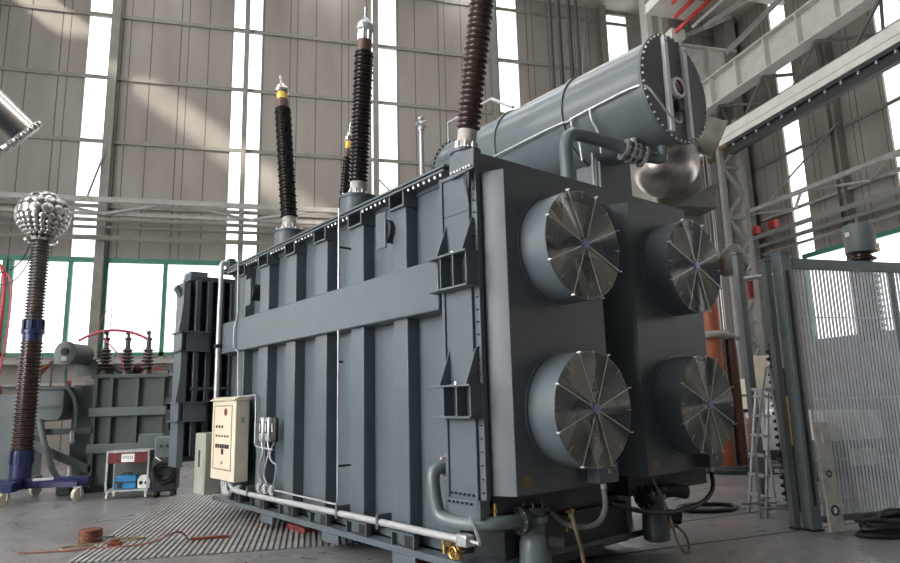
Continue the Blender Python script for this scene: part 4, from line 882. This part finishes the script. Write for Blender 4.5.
MB().box(-.05,.05,-.05,.05,.03,.9).build('pole', m_dark, t); MB().box(-.06,.06,-.06,.06,.9,1.6).build('yellow_cover', m_yellow, t, .01); MB().box(-.05,.05,-.05,.05,1.6,1.95).build('pole', m_dark, t); MB().box(-.12,.12,-.12,.12,0,.03).build('foot', m_dark, t); MB().box(-.09,.09,-.09,.09,1.95,2.0).build('cap', m_dark, t)
# crates, white sack, control desk, far right
def crate(name, label, loc, w, d_, h, rz=0):
    t = thing(name, label, 'crate', loc, rz)
    n = max(3, int(h/.16))
    for i in range(n): MB().box(-w/2,w/2,-d_/2,d_/2,i*h/n+.012,(i+1)*h/n-.004).build('board', m_wood, t, .004)
    for x in (-w/2+.06,w/2-.14): MB().box(x,x+.08,-d_/2-.025,-d_/2,0,h).build('batten', m_wood, t)
    return t
crate('wooden_crate', 'orange wooden crate behind the ladder, left of the white sheeting', (12.5,15.6,.1), 1.5, 1.0, .9)
MBp = thing('pallet', 'dark low pallet carrying the orange crate', 'pallet', (12.5,15.6,0)); MB().box(-.9,.9,-.55,.55,.06,.1).build('deck', m_dark, MBp)
for x in (-.8,0,.7): MB().box(x,x+.12,-.5,.5,0,.06).build('skid', m_dark, MBp)
crate('wooden_crate', 'small orange crate seen just below the lower right fan', (10.95,15.4,0), .8, .8, .75)
t = thing('sheeted_load', 'bright white sheeted bundle on a low dark cart behind the ladder', 'bundle', (12.2,14.35,0))
MB().box(-.55,.75,-.35,.4,.16,.26).build('cart', m_dark, t, .01)
for x in (-.4,.55): MB().cyl((x,-.38,.1),(x,-.3,.1),.1,16).build('wheel', m_black, t); MB().cyl((x,.3,.1),(x,.38,.1),.1,16).build('wheel', m_black, t)
sh = MB(); prof = [(0.0,.26),(.46,.27),(.50,.5),(.47,.9),(.42,1.12),(.25,1.2),(.1,1.24),(.08,1.38),(0,1.42)]
sh.lathe(prof, (0,0,0), (0,0,1), 22, caps=False); sh.v = [(x*(1+.08*sin(5*math.atan2(y,x)+z*3))*1.1, y*(1+.08*sin(4*math.atan2(y,x)+z*2))*.8, z) for x,y,z in sh.v]; sh.build('sheeting', m_sheet, t)
t = thing('control_desk', 'tall beige instrument board with dark holes behind the ladder', 'cabinet', (14.3,17.0,0))
MB().box(-.55,.35,0,.5,0,2.1).build('body', m_cream, t, .01); MB().box(-.15,.6,.2,.6,2.1,2.8).build('upper_box', m_cream, t, .01)
for i in range(5):
    for j in range(2): MB().cyl((-.4+j*.2,-.001,.8+i*.24),(-.4+j*.2,-.012,.8+i*.24),.03,10).build('knob', m_ink, t)
t = thing('stool', 'thin-legged grey stand in front of the orange crate', 'stand', (11.15,14.1,0))
for x in (-.17,.17):
    for y in (-.15,.15): MB().box(x-.02,x+.02,y-.02,y+.02,0,1.2).build('leg', m_galv, t)
MB().box(-.22,.22,-.2,.2,1.2,1.28).build('top', m_dark, t, .01)
# behind the fence: bushing column, white machine, arched casing
t = thing('column_bushing', 'brown ribbed bushing with grey pot, rising above the fence', 'bushing', (12.1,11.0,0))
MB().lathe([(.42,0),(.42,.08),(.36,.1),(.36,2.6),(.30,2.65)], (0,0,0), (0,0,1), 28).build('pedestal', m_bgtank2, t)
prof = [(.24,2.65)]
for i in range(14): z = 2.68+i*.13; prof += [(.19,z),(.27,z+.03),(.27,z+.06),(.19,z+.1)]
MB().lathe(prof + [(.18,4.55)], (0,0,0), (0,0,1), 24).build('insulator', m_shed2, t)
MB().lathe([(.20,4.55),(.30,4.56),(.30,5.12),(.26,5.18),(.03,5.2),(.03,5.36),(0,5.365)], (0,0,0), (0,0,1), 28).build('pot', m_bgtank2, t); MB().box(.28,.46,-.05,.05,4.6,4.78).build('yellow_lamp', m_yellow, t); MB().box(-.32,-.29,-.05,.05,4.9,5.0).build('tag_plate', m_white, t)
t = thing('test_machine', 'white boxed machine standing behind the fence bars', 'machine', (10.6,10.2,0))
MB().box(-.8,.8,0,.8,.08,.75).build('lower_body', m_bgtank2, t, .02); MB().box(-.75,.55,.05,.75,.75,1.3).build('upper_body', m_white, t, .02); MB().box(-.3,.3,-.02,0,.3,.6).build('front_panel', m_white, t)
for x in (-.6,.6): MB().box(x-.08,x+.08,.1,.7,0,.08).build('foot', m_dark, t)
t = thing('arched_casing', 'pale casing with an arched top behind the fence at right edge', 'casing', (11.6,9.3,0))
MB().prism([(-.7,0),(.7,0),(.7,.9)] + [(.7*cos(a), .9+.45*sin(a)) for a in [PI*i/12 for i in range(1,12)]] + [(-.7,.9)], 'y', 0, .5).build('casing', m_bgtank2, t); MB().box(-.55,.55,-.02,0,.15,.85).build('front_panel', m_bgtank, t)
t = thing('grey_locker', 'grey upright locker behind the left part of the fence', 'cabinet', (12.4,14.0,0)); MB().box(1.9,3.0,0,.6,.05,2.0).build('body', m_post, t, .01); MB().box(1.95,2.95,-.02,0,.15,1.9).build('door', m_post, t); MB().box(1.95,2.95,.05,.5,0,.05).build('plinth', m_dark, t)

# ------------------------------------------------------------------ light
w = bpy.data.worlds.new('world'); bpy.context.scene.world = w; w.use_nodes = True
bg = w.node_tree.nodes['Background']; bg.inputs['Color'].default_value = (.75,.83,1,1); bg.inputs['Strength'].default_value = .06
sun = bpy.data.lights.new('sun', 'SUN'); sun.energy = 8.0; sun.angle = R(2.5); sun.color = (1,.93,.82)
so = bpy.data.objects.new('sun', sun); C.objects.link(so); so.rotation_euler = Vector((1.3,.8,-1)).to_track_quat('-Z','Y').to_euler()
vs = bpy.context.scene.view_settings; bpy.context.scene.display_settings.display_device = 'sRGB'
vs.view_transform = 'Standard'; vs.look = 'None'; vs.exposure = 0.2; vs.gamma = 1; vs.use_curve_mapping = False
